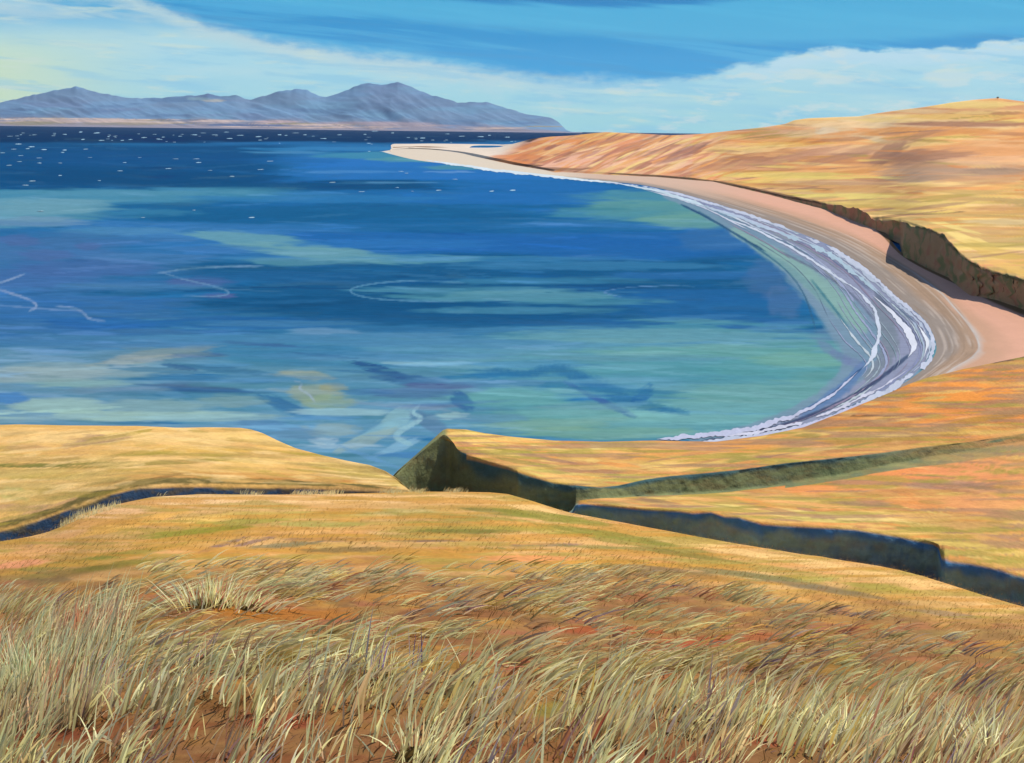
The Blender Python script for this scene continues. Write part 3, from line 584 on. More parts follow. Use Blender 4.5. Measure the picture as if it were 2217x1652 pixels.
# small dark cairn-like rock on the skyline
# ================================================================== NEAR HEADLAND WITH GULLIES (right) 
xs = xcols(690, 2260, 1.9, None, 3600, 40)
def c2(p): return cur(p, xs)
yS = c2([(690, 1175), (800, 1080), (840, 1042), (860, 1020), (900, 985), (945, 944), (958, 932), (968, 928), (1010, 930), (1050, 938), (1100, 945), (1200, 955), (1300, 958), (1420, 956), (1550, 959), (1650, 946), (1740, 928), (1830, 892), (1930, 850), (1970, 832), (2010, 818), (2100, 797), (2217, 772), (2500, 730), (3600, 640)])
DSn = c2([(690, 96), (860, 103), (965, 113), (1200, 126), (1420, 136), (1650, 146), (1930, 160), (2217, 172), (3600, 200)])
yL = c2([(690, 1180), (860, 1025), (900, 990), (945, 949), (962, 935), (972, 943), (985, 962), (990, 978), (1000, 986), (1030, 991), (1060, 1000), (1100, 1011), (1150, 1028), (1200, 1043), (1250, 1050), (1300, 1055), (1340, 1050), (1400, 1036), (1450, 1029), (1500, 1025), (1600, 1015), (1700, 1001), (1760, 995), (1900, 981), (2000, 967), (2100, 956), (2217, 938), (2500, 910), (3600, 850)])
yL = smooth1(yL, 2)
yL = np.maximum(yL, yS + 3)
DL = DSn * c2([(690, .985), (900, .985), (975, .955), (1000, .93), (1060, .87), (1120, .81), (1300, .76), (1700, .76), (2217, .78), (3600, .78)])
yF = c2([(690, 1260), (860, 1130), (960, 1120), (1100, 1130), (1200, 1125), (1235, 1115), (1246, 1082), (1400, 1073), (1500, 1070), (1600, 1061), (1700, 1049), (1800, 1034), (1900, 1014), (2000, 996), (2100, 978), (2217, 956), (2500, 930), (3600, 870)])
yF = np.maximum(yF, yL + 6)
DFn = DL * .988
yL2 = c2([(690, 1275), (860, 1150), (1100, 1150), (1200, 1150), (1226, 1135), (1238, 1105), (1246, 1086), (1260, 1084), (1300, 1090), (1400, 1100), (1470, 1103), (1500, 1107), (1540, 1104), (1570, 1115), (1600, 1116), (1650, 1131), (1750, 1137), (1850, 1142), (1950, 1159), (1985, 1167), (2020, 1172), (2032, 1180), (2038, 1206), (2060, 1212), (2100, 1216), (2150, 1226), (2217, 1246), (2500, 1330), (3600, 1600)])
DL2 = c2([(690, 94), (1100, 97), (1225, 95), (1250, 88), (1500, 82), (2000, 76), (2030, 75), (2045, 69), (2217, 66), (3600, 60)])
DL2 = np.minimum(DL2, DFn * .985)
Lp2 = at_D(xs, yL2, DL2)
G = col(xs, DL2 * .975, Lp2[:, 2] - 7.5); G2 = col(xs, DL2 * .8, Lp2[:, 2] - 8.5); G3 = col(xs, 30 + 0 * xs, 22 + 0 * xs)
Lp1 = at_D(xs, yL, DL); Fp = at_D(xs, yF, DFn)
Sp = at_D(xs, yS, DSn)
bk1 = col(xs, DSn * 1.03, Sp[:, 2] - 1.2); bk2 = col(xs, DSn * 1.12, Sp[:, 2] - 8); bk3 = col(xs, DSn * 1.27, -3 + 0 * xs)
nsg = [6, 22, 70, 16, 80, 6, 8, 8]
P = np.concatenate([seg(G2, G, nsg[0]), seg(G, Lp2, nsg[1]), seg_pl(xs, yL2, DL2, yF, DFn, nsg[2], kA=40.), seg(Fp, Lp1, nsg[3]),
                    seg_pl(xs, yL, DL, yS, DSn, nsg[4]), seg(Sp, bk1, nsg[5]), seg(bk1, bk2, nsg[6]), seg(bk2, bk3, nsg[7], True)])
cs = np.cumsum([0] + nsg)
P = blur_rows(P, 3)
U, V = proj(P); ri = np.arange(P.shape[0])[:, None]
nz = fbm(P[:, :, 0] / 9, P[:, :, 1] / 9, 40, 4) - .5
P[:, :, 2] += nz * .55 * np.clip(np.minimum(np.abs(ri - cs[4]), np.abs(ri - cs[2])) / 8, .15, 1) * (1 - .7 * (np.abs(ri - cs[5]) < 10))
fc1 = (ri > cs[1]) & (ri < cs[2] - 1); fc2 = (ri > cs[3]) & (ri < cs[4] - 1)
P[:, :, 1] += (fc1 | fc2) * (fbm(U / 26, V / 30, 50, 3) - .5) * .6
hd = Sheet(P); hd.prep()
hd.c[:] = cl('#d7a862')
hd.streak(['#e6bc6e', '#b99a4c', '#e39a55', '#dcb66a', '#c98f58'], (150, 9), 400, .48, .64, .75)
# middle lobe and upper lobe local colours
for a in [(1010, 940, 50, 7, '#ecc878', .9), (1100, 955, 120, 9, '#e9c676', .85), (1180, 985, 130, 9, '#a29048', .75), (1120, 975, 80, 6, '#93883e', .7, -8), (1250, 1000, 120, 7, '#c79a64', .7), (1260, 1020, 100, 5, '#9a7466', .6),
          (1230, 1030, 90, 9, '#dccb74', .8, -8), (1320, 1035, 110, 9, '#d8c46e', .85), (1400, 990, 200, 10, '#d6a85e', .7), (1300, 968, 200, 7, '#e6cf84', .8), (1500, 975, 190, 9, '#e2a35a', .7), (1560, 1000, 180, 7, '#d8b768', .7),
          (1700, 965, 160, 12, '#df9a50', .7), (1850, 920, 140, 14, '#ee9a4a', .85), (2050, 850, 160, 22, '#f09a48', .9), (2180, 810, 120, 16, '#ee9646', .85), (1930, 880, 120, 12, '#ec9a4c', .85), (2120, 900, 150, 18, '#e8934a', .8),
          (1980, 930, 170, 9, '#cfa654', .7), (2100, 880, 90, 7, '#a8705c', .6), (1900, 925, 70, 5, '#8c5f58', .6), (1870, 900, 70, 2.5, '#6f4a34', .8), (2000, 900, 70, 4, '#b06f50', .6), (2180, 870, 60, 5, '#9a6a60', .6),
          (2140, 905, 120, 9, '#a88840', .7, 10), (1950, 950, 150, 6, '#a88a44', .75, 3), (1760, 960, 140, 5, '#b88f50', .6), (1880, 968, 170, 5, '#d9a360', .7), (1650, 985, 140, 5, '#cfa85c', .7, 4), (2120, 780, 80, 4, '#6a4a4a', .8, 12), (2190, 776, 50, 5, '#5c4448', .85, 10),
          (1300, 1082, 90, 6, '#e3ac58', .85), (1450, 1080, 120, 8, '#b8a458', .8), (1560, 1085, 130, 6, '#8f9440', .7), (1500, 1096, 120, 5, '#e0cf7c', .8), (1700, 1110, 150, 9, '#e6cf80', .85, -4), (1650, 1080, 160, 9, '#cfa45e', .7),
          (1800, 1050, 150, 16, '#e8985a', .85, 4), (1950, 1030, 150, 18, '#ee935a', .85, 6), (2120, 1020, 130, 26, '#e89a66', .8), (1850, 1085, 180, 9, '#b5a052', .75), (2000, 1090, 120, 13, '#e2955c', .75), (2140, 1090, 100, 22, '#e39f68', .8),
          (2050, 1050, 90, 9, '#a07a7c', .6), (2120, 1060, 50, 6, '#8f6a78', .55), (1950, 1120, 150, 9, '#dcb06a', .8), (2080, 1140, 140, 10, '#c9a265', .7), (1850, 1122, 140, 6, '#e9cf84', .85, -4), (2000, 1140, 90, 6, '#a99248', .7, -6),
          (2120, 1185, 120, 8, '#d9bd68', .8, -8), (2180, 1215, 90, 10, '#b89f54', .8, -14), (2080, 1200, 60, 6, '#e0c878', .8, -8), (2180, 1165, 80, 9, '#dca460', .7), (1750, 1125, 120, 4, '#dccb78', .8, -3), (2180, 960, 70, 9, '#df9a62', .8)]: hd.dab(*a)
for k in range(420):
    x = rng.uniform(990, 2300); t_ = rng.uniform(0, 1); up = rng.uniform() < .5
    y0, y1 = (np.interp(x, xs, yS), np.interp(x, xs, yL)) if up else (np.interp(x, xs, yF), np.interp(x, xs, yL2))
    if y1 - y0 < 6: continue
    cc = ['#e9c878', '#a8963f', '#ea9a52', '#d6a868', '#b37c58', '#efb070', '#8f8a48', '#9a7468'][int(rng.integers(8))]
    hd.dab(x, y0 + (y1 - y0) * t_, rng.uniform(14, 70), rng.uniform(1.5, 5), cc, rng.uniform(.3, .65), rng.uniform(-6, 6) + (5 if up and x > 1400 else -5))
hd.streak(['#a59a4a', '#a88468'], (170, 8), 1400, .56, .68, .7)
# gully banks: earth colours with the shade of the faces painted in
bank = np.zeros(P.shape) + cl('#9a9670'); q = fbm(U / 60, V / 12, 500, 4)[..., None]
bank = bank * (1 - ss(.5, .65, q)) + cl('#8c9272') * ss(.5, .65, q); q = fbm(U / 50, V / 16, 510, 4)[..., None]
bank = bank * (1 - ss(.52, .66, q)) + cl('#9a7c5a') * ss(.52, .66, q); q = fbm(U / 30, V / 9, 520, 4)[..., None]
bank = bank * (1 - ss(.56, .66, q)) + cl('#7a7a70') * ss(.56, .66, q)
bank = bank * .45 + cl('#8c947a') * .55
def shade_mix(f, c, m):
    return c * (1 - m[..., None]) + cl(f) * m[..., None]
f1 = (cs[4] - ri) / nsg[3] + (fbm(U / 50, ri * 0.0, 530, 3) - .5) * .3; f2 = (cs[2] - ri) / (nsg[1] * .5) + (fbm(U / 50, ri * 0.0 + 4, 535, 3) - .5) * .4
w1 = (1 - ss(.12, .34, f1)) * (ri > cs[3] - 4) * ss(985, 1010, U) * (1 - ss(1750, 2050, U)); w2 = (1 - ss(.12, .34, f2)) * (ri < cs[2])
bank = shade_mix('#3f6a86', bank, np.clip(w1 + w2, 0, 1) * .85); bank = shade_mix('#8a6a62', bank, ss(.6, .95, f2) * (ri < cs[2]) * .6)  # navy under the lips, mauve at the foot: shade painted into the bank
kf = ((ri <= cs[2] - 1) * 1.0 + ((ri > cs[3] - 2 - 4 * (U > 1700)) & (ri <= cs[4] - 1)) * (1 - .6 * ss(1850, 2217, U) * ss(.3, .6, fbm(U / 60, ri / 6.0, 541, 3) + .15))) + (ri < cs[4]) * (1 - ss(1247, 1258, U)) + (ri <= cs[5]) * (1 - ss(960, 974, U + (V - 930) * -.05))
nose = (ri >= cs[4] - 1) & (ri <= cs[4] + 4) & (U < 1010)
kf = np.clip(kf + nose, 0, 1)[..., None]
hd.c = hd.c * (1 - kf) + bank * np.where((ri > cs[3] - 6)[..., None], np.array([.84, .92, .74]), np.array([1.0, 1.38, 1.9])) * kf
hd.val(.08, (30, 5), 70)
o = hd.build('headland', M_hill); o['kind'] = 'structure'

# ================================================================== LEFT HILL
xs = xcols(-360, 960, 2.0, -1800, None, 24)
yLB = c2([(-1800, 1500), (-360, 1215), (-100, 1160), (0, 1143), (80, 1122), (130, 1104), (200, 1080), (240, 1064), (300, 1051), (400, 1046), (600, 1049), (800, 1056), (880, 1061), (960, 1090)])
DLB = c2([(-1800, 50), (0, 70), (300, 76), (600, 80), (880, 80), (960, 78)])
yLS = c2([(-1800, 1000), (-360, 935), (0, 920), (40, 919), (150, 921), (300, 922), (380, 926), (450, 925), (520, 926), (545, 930), (570, 938), (600, 953), (640, 970), (700, 986), (750, 997), (800, 1006), (835, 1019), (860, 1036), (885, 1060), (960, 1130)])
yLS = smooth1(yLS, 4)
yLB = np.maximum(yLB, yLS + 2)
DLS = c2([(-1800, 110), (0, 116), (540, 116), (630, 106), (700, 100), (800, 92), (870, 84), (960, 79.5)])
DLS = np.maximum(DLS, DLB + .5)
LBp = at_D(xs, yLB, DLB); LSp = at_D(xs, yLS, DLS)
g0 = col(xs, DLB * .8, LBp[:, 2] - 6); g1 = col(xs, DLB * .97, LBp[:, 2] - 4.5)
k1 = col(xs, DLS * 1.03, LSp[:, 2] - 1.2); k2 = col(xs, DLS * 1.12, LSp[:, 2] - 7); k3 = col(xs, DLS * 1.33, -4 + 0 * xs)
ns = [5, 20, 90, 6, 8, 10]; cs = np.cumsum([0] + ns)
P = np.concatenate([seg(g0, g1, ns[0]), seg(g1, LBp, ns[1]), seg_pl(xs, yLB, DLB, yLS, DLS, ns[2]), seg(LSp, k1, ns[3]), seg(k1, k2, ns[4]), seg(k2, k3, ns[5], True)])
P = blur_rows(P, 4); U, V = proj(P); ri = np.arange(P.shape[0])[:, None]
P[:, :, 2] += (fbm(P[:, :, 0] / 10, P[:, :, 1] / 10, 140, 4) - .5) * .55 * np.clip(np.abs(ri - cs[3]) / 14, .1, 1)
lh = Sheet(P); lh.prep(); lh.c[:] = cl('#e2b870')
lh.streak(['#efc98a', '#d0ab60', '#ecc07c', '#bba25c', '#deaf66'], (190, 10), 600, .48, .64, .7)
for a in [(120, 945, 200, 14, '#f2cc8a', .85), (380, 945, 180, 12, '#efca84', .85), (560, 955, 90, 12, '#ecc67a', .85, -12), (215, 950, 60, 9, '#a8866c', .75, 3), (170, 962, 40, 6, '#957868', .6, 10), (60, 970, 50, 6, '#c29a6c', .6),
          (450, 975, 150, 7, '#dcb25c', .8, -3), (330, 1003, 220, 5, '#93863e', .75, 3), (60, 1008, 90, 5, '#6f7434', .85), (200, 1004, 110, 3, '#86803c', .75, 2), (520, 985, 180, 6, '#c2a062', .7), (140, 1030, 160, 12, '#c9b06a', .75),
          (60, 1055, 90, 14, '#c2a862', .7), (30, 1070, 40, 14, '#b2b46e', .6), (120, 1070, 110, 12, '#b09a56', .7), (60, 1100, 110, 9, '#b09070', .7), (180, 1060, 90, 8, '#a4904e', .7, 14),
          (640, 1020, 160, 12, '#dcb468', .8, -4), (760, 1022, 90, 10, '#ecce7c', .85, -12), (830, 1035, 50, 9, '#eccf7e', .9, -22), (600, 1000, 130, 6, '#e2c074', .7, -4), (500, 1030, 220, 7, '#cf9c58', .8, 0), (330, 1035, 130, 6, '#bd9250', .7, 7),
          (640, 1040, 220, 5, '#c98a48', .8, -1), (300, 1045, 90, 4, '#9a7040', .8, 12), (560, 965, 60, 5, '#e0a850', .6, -10)]: lh.dab(*a)
lh.path([(0, 1138), (80, 1116), (200, 1072), (290, 1044), (400, 1040), (600, 1043), (860, 1056)], [7, 8, 8, 7, 7, 6, 3], '#6d6238', .9)
lh.path([(0, 1128), (90, 1104), (160, 1080)], 3, '#c9a070', .8)
for k in range(330):
    x = rng.uniform(-300, 880); y0, y1 = np.interp(x, xs, yLS), np.interp(x, xs, yLB)
    cc = ['#efca84', '#a8963f', '#e4b66c', '#d6a868', '#b39a58', '#f3d294', '#a89056'][int(rng.integers(7))]
    lh.dab(x, rng.uniform(y0, y1), rng.uniform(16, 80), rng.uniform(1.5, 5), cc, rng.uniform(.25, .55), rng.uniform(-5, 3) + (8 if x < 350 else -3))
bank = np.zeros(P.shape) + cl('#4f6e92'); q = fbm(U / 40, V / 9, 700, 3)[..., None]; bank = bank * (1 - ss(.5, .62, q)) + cl('#7f7a70') * ss(.5, .62, q)  # left bank face: navy gully shade painted into the colour
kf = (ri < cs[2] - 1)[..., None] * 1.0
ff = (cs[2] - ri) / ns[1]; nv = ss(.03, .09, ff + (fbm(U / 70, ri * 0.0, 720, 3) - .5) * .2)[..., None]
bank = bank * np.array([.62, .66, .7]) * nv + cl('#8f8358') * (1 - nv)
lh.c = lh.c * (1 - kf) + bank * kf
lh.val(.07, (40, 5), 80)
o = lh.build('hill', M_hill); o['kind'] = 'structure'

# ================================================================== NEAR GROUND
xs = xcols(-260, 2480, 2.4, -6500, 8700, 60)
yC = c2([(-6500, 1900), (-1500, 1500), (-260, 1235), (0, 1172), (60, 1163), (105, 1155), (140, 1138), (158, 1124), (175, 1113), (230, 1097), (280, 1086), (330, 1076), (430, 1070), (600, 1071), (800, 1068), (890, 1064), (1000, 1065), (1060, 1066), (1100, 1070), (1150, 1084), (1230, 1110), (1320, 1126), (1400, 1141), (1500, 1160), (1600, 1178), (1700, 1194), (1800, 1210), (1900, 1225), (1950, 1235), (2000, 1248), (2050, 1264), (2130, 1290), (2217, 1314), (2480, 1400), (3500, 1700), (8700, 2400)])
yC = smooth1(yC, 3)
DC = c2([(-6500, 10), (-1500, 22), (-260, 34), (0, 38), (300, 48), (900, 56), (1200, 52), (1600, 46), (2217, 36), (3500, 20), (8700, 9)])
r_ = ray(xs, yC); Tc = -r_[:, 2] / r_[:, 1]
a0 = 1.55
cc_ = a0 / DC ** 2; Tw = wide(Tc, 60)
def nh(D):
    T_ = Tw + (Tc - Tw) * np.exp(-7 * np.abs(np.log(D / DC)))
    return EYE - (a0 + (T_ - 2 * a0 / DC) * D + cc_ * D * D)
rowsD = []
for t_ in np.concatenate([np.linspace(0, 1, 330, endpoint=False), np.linspace(1, 1.16, 14)]):
    rowsD.append(1.2 * (wide(DC, 30) / 1.2) ** t_)
rowsD = np.array(rowsD)
P = np.stack([col(xs, d, nh(d)) for d in rowsD])
# ground behind the viewpoint
pb0 = np.stack([np.linspace(-70, 70, len(xs)), np.full(len(xs), -30.0), np.full(len(xs), EYE + 2)], 1)
pb1 = np.stack([np.linspace(-9, 9, len(xs)), np.full(len(xs), -1.0), np.full(len(xs), EYE - 1.4)], 1)
end = P[-1]; g = col(xs, DC * 1.4, end[:, 2] - 7); g2_ = col(xs, DC * 1.7, end[:, 2] - 12)
P = np.concatenate([pb0[None], pb1[None], P, seg(end, g, 6)[1:], seg(g, g2_, 4, True)])
U, V = proj(P)
X, Y = P[:, :, 0], P[:, :, 1]
dist = np.maximum(Y, 1)
fade = 1 - .9 * ss(.8, 1.0, Y / DC[None]) * (Y > 0)
P[:, :, 2] += ((fbm(X / 1.3, Y / 1.3, 200, 4) - .5) * .16 * ss(0, 3, Y) + (fbm(X / 6, Y / 6, 210, 3) - .5) * .25 * ss(8, 20, Y)) * fade
ng = Sheet(P); ng.prep()
ng.c[:] = cl('#d3a468')
ng.streak(['#e9bd80', '#c39c4e', '#e0a566', '#b59a54', '#dcae70'], (170, 9), 800, .47, .63, .75)
for a in [(420, 1085, 220, 14, '#f2c894', .9), (250, 1110, 90, 14, '#f0c08c', .85, 10), (700, 1080, 240, 10, '#efc288', .9), (960, 1078, 120, 8, '#ecbd7e', .85), (1150, 1100, 90, 9, '#eec482', .85, -14), (1300, 1140, 110, 7, '#ecc27e', .85, -10),
          (1500, 1178, 150, 7, '#ecc47e', .85, -9), (1700, 1210, 150, 7, '#ecc280', .85, -8), (1900, 1245, 150, 9, '#e9bf7c', .85, -10), (2080, 1300, 130, 10, '#e6b878', .85, -14), (2190, 1340, 80, 10, '#e6b478', .8, -14),
          (280, 1135, 130, 9, '#eab35c', .8, 12), (430, 1125, 100, 9, '#e8bd68', .8, 6), (520, 1130, 130, 7, '#9a963e', .75, 4), (660, 1115, 160, 8, '#c0ab58', .8), (850, 1108, 110, 7, '#c9b878', .7), (420, 1160, 120, 7, '#c9953e', .75, 8),
          (160, 1150, 60, 10, '#e8b680', .85, 25), (100, 1175, 90, 9, '#dca568', .8, 16), (60, 1200, 110, 8, '#e8ac70', .8, 8), (30, 1180, 50, 6, '#a5866e', .6), (340, 1185, 120, 7, '#d9a056', .8, 8), (270, 1200, 130, 7, '#a09640', .75, 10),
          (120, 1225, 130, 8, '#7f8038', .75, 10), (60, 1245, 90, 6, '#8c8452', .7, 6), (20, 1230, 60, 5, '#eea070', .8, 6), (300, 1228, 130, 7, '#98804a', .7, 3), (30, 1258, 60, 6, '#5f6a4c', .7),
          (980, 1120, 150, 8, '#9c9344', .75, -3), (1090, 1110, 90, 6, '#6f7638', .7, -6), (1200, 1150, 160, 8, '#b5a44e', .75, -5), (1380, 1175, 160, 8, '#8f8a3e', .75, -8), (1120, 1135, 120, 6, '#d59a48', .7, -3), (1250, 1125, 70, 5, '#8f8c40', .7, -10),
          (900, 1140, 200, 7, '#bd9f54', .7), (720, 1145, 150, 7, '#dda962', .7, 3), (480, 1180, 50, 4, '#6c5a6a', .75, 18), (560, 1170, 50, 4, '#7c6468', .7, 14), (700, 1168, 90, 4, '#6a5c62', .75), (940, 1170, 90, 3, '#6a5058', .7), (1060, 1190, 120, 4, '#7c8040', .8),
          (1180, 1180, 80, 4, '#846476', .7), (1350, 1190, 140, 5, '#7e8244', .7, -4), (1150, 1210, 160, 9, '#e29a60', .85, -2), (900, 1195, 150, 9, '#d3935a', .8), (1400, 1220, 150, 8, '#d99c58', .8, -4), (1600, 1225, 150, 8, '#a89a4c', .75, -6),
          (1000, 1225, 200, 9, '#b8864e', .8), (780, 1215, 130, 9, '#b27c4a', .8, 3), (560, 1195, 110, 9, '#cf9250', .8, 5), (1260, 1240, 160, 7, '#9c8448', .75, -3), (1500, 1245, 180, 7, '#8e7850', .75, -6), (1700, 1262, 150, 6, '#8e7c58', .7, -8),
          (1650, 1250, 110, 8, '#e0c488', .7, -6), (1850, 1285, 150, 8, '#96805c', .7, -10), (1760, 1255, 60, 6, '#b0ae5e', .7), (1900, 1270, 80, 6, '#a39a44', .7, -6), (2050, 1330, 130, 7, '#8a7c68', .65, -10), (1980, 1300, 110, 9, '#cfa868', .7, -10),
          (1350, 1268, 200, 9, '#e3b87c', .8, -4), (1150, 1260, 90, 6, '#b89452', .7), (1250, 1285, 150, 12, '#cf8a40', .85, -3), (1100, 1275, 100, 9, '#c3833e', .7), (1550, 1300, 160, 12, '#d59a5c', .8, -5), (1750, 1320, 170, 12, '#cf9c5c', .8, -6),
          (1950, 1345, 150, 12, '#cc9c5c', .8, -8), (2130, 1370, 120, 12, '#cf9a5c', .8, -8)]: ng.dab(*a)
ng.streak(['#a3923e', '#c8903e', '#c89a4a'], (190, 8), 1500, .55, .68, .65)
for a in [(150, 1240, 150, 9, '#6f6a34', .8, 8), (60, 1262, 100, 8, '#5c6444', .8, 5), (260, 1222, 100, 7, '#7f7a30', .7, 9), (40, 1222, 70, 7, '#e89c74', .8, 8), (1180, 1118, 130, 8, '#8d8a3a', .8, -8), (1320, 1158, 150, 7, '#8a883c', .75, -9),
          (1480, 1200, 120, 5, '#7a7838', .7, -8), (430, 1150, 120, 6, '#8c8c30', .8, 6), (700, 1135, 110, 6, '#a0a050', .7), (1000, 1150, 110, 5, '#6f7434', .7), (1620, 1245, 130, 6, '#7c7850', .8, -7), (1780, 1275, 120, 6, '#80745a', .75, -9), (1420, 1232, 110, 6, '#84745c', .7, -4),
          (760, 1190, 100, 6, '#7a6a48', .7, 2), (620, 1180, 70, 5, '#66705a', .7, 4), (1260, 1262, 130, 6, '#c07c30', .8, -3)]: ng.dab(*a)
# foreground: dead litter, bare peat
gz = ss(1215, 1300, V + (fbm(U / 120, V / 20, 900) - .5) * 70 + 40 * ss(1300, 1700, U) * -1 - 55 * ss(1600, 2217, U))
ng.c = mixc(ng.c, gz * .9, '#a98450')
ng.streak(['#9a6a42', '#b8843e', '#8a7648', '#a0624a', '#866040', '#9a7446'], (90, 12), 950, .47, .62, .7, gz)
bz = ss(1480, 1620, V); ng.c = mixc(ng.c, bz * .75, '#85603f')
for a in [(620, 1330, 170, 14, '#b07232', .85, 0), (520, 1322, 80, 9, '#a8702e', .8, -6), (900, 1290, 140, 9, '#b07c3e', .7), (1000, 1330, 140, 10, '#8c5a3c', .7), (1250, 1430, 220, 10, '#8a5236', .75), (700, 1480, 150, 20, '#80603a', .8),
          (480, 1520, 130, 18, '#7a5630', .85, 3), (300, 1570, 160, 16, '#85502f', .7), (130, 1590, 130, 14, '#8c4630', .7), (900, 1440, 160, 12, '#91702e', .7), (1330, 1365, 120, 10, '#a3502f', .75), (1500, 1390, 90, 10, '#a44a32', .7),
          (600, 1560, 100, 22, '#963f2e', .6), (1000, 1620, 200, 16, '#7e4a30', .7), (1250, 1540, 130, 18, '#83803a', .7), (1750, 1600, 150, 22, '#9a4634', .6), (1650, 1380, 120, 9, '#b0603e', .6), (1800, 1450, 110, 12, '#8f7038', .7),
          (2100, 1500, 120, 20, '#9c7050', .7), (100, 1640, 200, 12, '#76492c', .8), (600, 1640, 200, 12, '#7a4a2e', .8), (1400, 1640, 200, 14, '#7e4530', .8)]: ng.dab(*a)
ng.val(.1, (30, 8), 90)
o = ng.build('ground', M_turf); o['kind'] = 'structure'

# ================================================================== GRASS
NG = P; NGV, NGU = V, U
row0 = 2
def ground_at(x, d):                      # a point of the near ground on bearing x at distance d (+ local ground colour)
    dc = np.interp(x, xs, DC); t_ = np.log(d / 1.2) / np.log(dc / 1.2)
    j = np.clip(t_ * 330, 0, 342); i = np.interp(x, xs, np.arange(len(xs)))
    j0 = np.floor(j).astype(int); i0 = np.clip(np.floor(i).astype(int), 0, len(xs) - 2); fj = (j - j0)[:, None]; fi = (i - i0)[:, None]
    Q = P[row0 + j0, i0] * (1 - fj) * (1 - fi) + P[row0 + j0 + 1, i0] * fj * (1 - fi) + P[row0 + j0, i0 + 1] * (1 - fj) * fi + P[row0 + j0 + 1, i0 + 1] * fj * fi
    return Q, ng.c[row0 + j0, i0]
def blades(B, Ln, lean, az, Wd, colr, seg_n=4, droop=None):
    """curved tapering blades; lean = sideways reach / height, az = direction of lean (0 = east)"""
    n = len(B); dirh = np.stack([np.cos(az), np.sin(az), 0 * az], 1)
    tilt = np.arctan(lean)
    up = np.array([0, 0, 1.0])
    V_ = []; face = rng.uniform(-.9, .9, n); wv = np.stack([np.cos(face), np.sin(face), 0 * face], 1)
    droop = rng.uniform(.1, .9, n) if droop is None else droop
    for s in range(seg_n + 1):
        t_ = s / seg_n
        ang = tilt * (.86 + .32 * t_ * t_ * (.3 + droop))
        pos = B + (dirh * (np.sin(ang) * Ln * t_)[:, None] + up * (np.cos(ang) * Ln * t_)[:, None])
        w = Wd * (1 - t_ ** 1.6) * (.75 + .5 * min(t_ * 3, 1)) * .5
        if s == seg_n: w = w * 0 + 1e-4
        dirn = dirh * np.sin(ang)[:, None] + up * np.cos(ang)[:, None]
        # width roughly across the blade
        ww = wv - dirn * (wv * dirn).sum(1)[:, None]; ww /= np.linalg.norm(ww, axis=1)[:, None] + 1e-6
        V_.append(pos - ww * w[:, None]); V_.append(pos + ww * w[:, None])
    V_ = np.stack(V_, 1)                                   # n, 2(seg+1), 3
    k = 2 * (seg_n + 1); base = np.arange(n)[:, None] * k
    F = []
    for s in range(seg_n): F.append(np.stack([base[:, 0] + 2 * s, base[:, 0] + 2 * s + 1, base[:, 0] + 2 * s + 3, base[:, 0] + 2 * s + 2], 1))
    F = np.concatenate(F)
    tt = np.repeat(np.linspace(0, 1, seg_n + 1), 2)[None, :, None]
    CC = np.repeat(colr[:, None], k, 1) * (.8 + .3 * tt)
    return V_.reshape(-1, 3), F, CC.reshape(-1, 3)
def pick(cols, w, n):
    A_ = np.minimum(np.array([cl(c, GB) for c in cols]), .85); w = np.array(w, float); return A_[rng.choice(len(cols), n, p=w / w.sum())]
PAL = ['#d2d094', '#c2bc80', '#dcd6a6', '#c4a878', '#a88a6c', '#94705a', '#8c7f52', '#6e5e74', '#9a5040', '#a08c48', '#b8a488', '#d8b060']
PW = [16, 10, 8, 6, 3, 3, 4, 2, 2, 5, 5, 3]
VV, FF, CCs = [], [], []; off = 0
def push(r3):
    global off
    VV.append(r3[0]); FF.append(r3[1] + off); CCs.append(r3[2]); off += len(r3[0])
def tuft_field(n_t, per, dmin, dmax, xr, Lr, lean_f, az_m, az_s, Wr, pal=PAL, pw=PW, spread=.09, dens=None, cmix=.25):
    x = rng.uniform(xr[0], xr[1], n_t); d = dmin * (dmax / dmin) ** rng.uniform(0, 1, n_t)
    d = np.minimum(d, np.interp(x, xs, DC) * .98)
    B, gc = ground_at(x, d)
    u, v = proj(B)
    if dens is not None:
        k = rng.uniform(0, 1, n_t) < dens(u, v); B, gc, u, v, d = B[k], gc[k], u[k], v[k], d[k]
    n = len(B); tc = pick(pal, pw, n)
    m = rng.integers(per[0], per[1], n); ii = np.repeat(np.arange(n), m); N_ = len(ii)
    s_ = spread * (1 if np.isscalar(spread) else 1)
    Bb = B[ii] + np.stack([rng.normal(0, s_, N_), rng.normal(0, s_ * .7, N_), np.zeros(N_) - .01], 1)
    le = lean_f(u, v)[ii] * rng.uniform(.6, 1.4, N_) + rng.normal(0, .07, N_)
    az = az_m + rng.normal(0, az_s, N_); tl = rng.uniform(.75, 1.25, n)[ii]
    Ln = rng.uniform(Lr[0], Lr[1], N_) * tl
    colr = tc[ii] * .72 + pick(pal, pw, N_) * .28; colr = colr * (1 - cmix) + gc[ii] * cmix; colr = colr * rng.uniform(.8, 1.2, N_)[:, None]
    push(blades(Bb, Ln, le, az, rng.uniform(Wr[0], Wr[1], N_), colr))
def lean_mid(u, v):                       # upright at the bottom and far left, laid over by the wind higher up
    l = 2.1 * (1 - ss(1400, 1560, v)) + .34
    l = l * (.35 + .65 * ss(0, 420, u)); return l
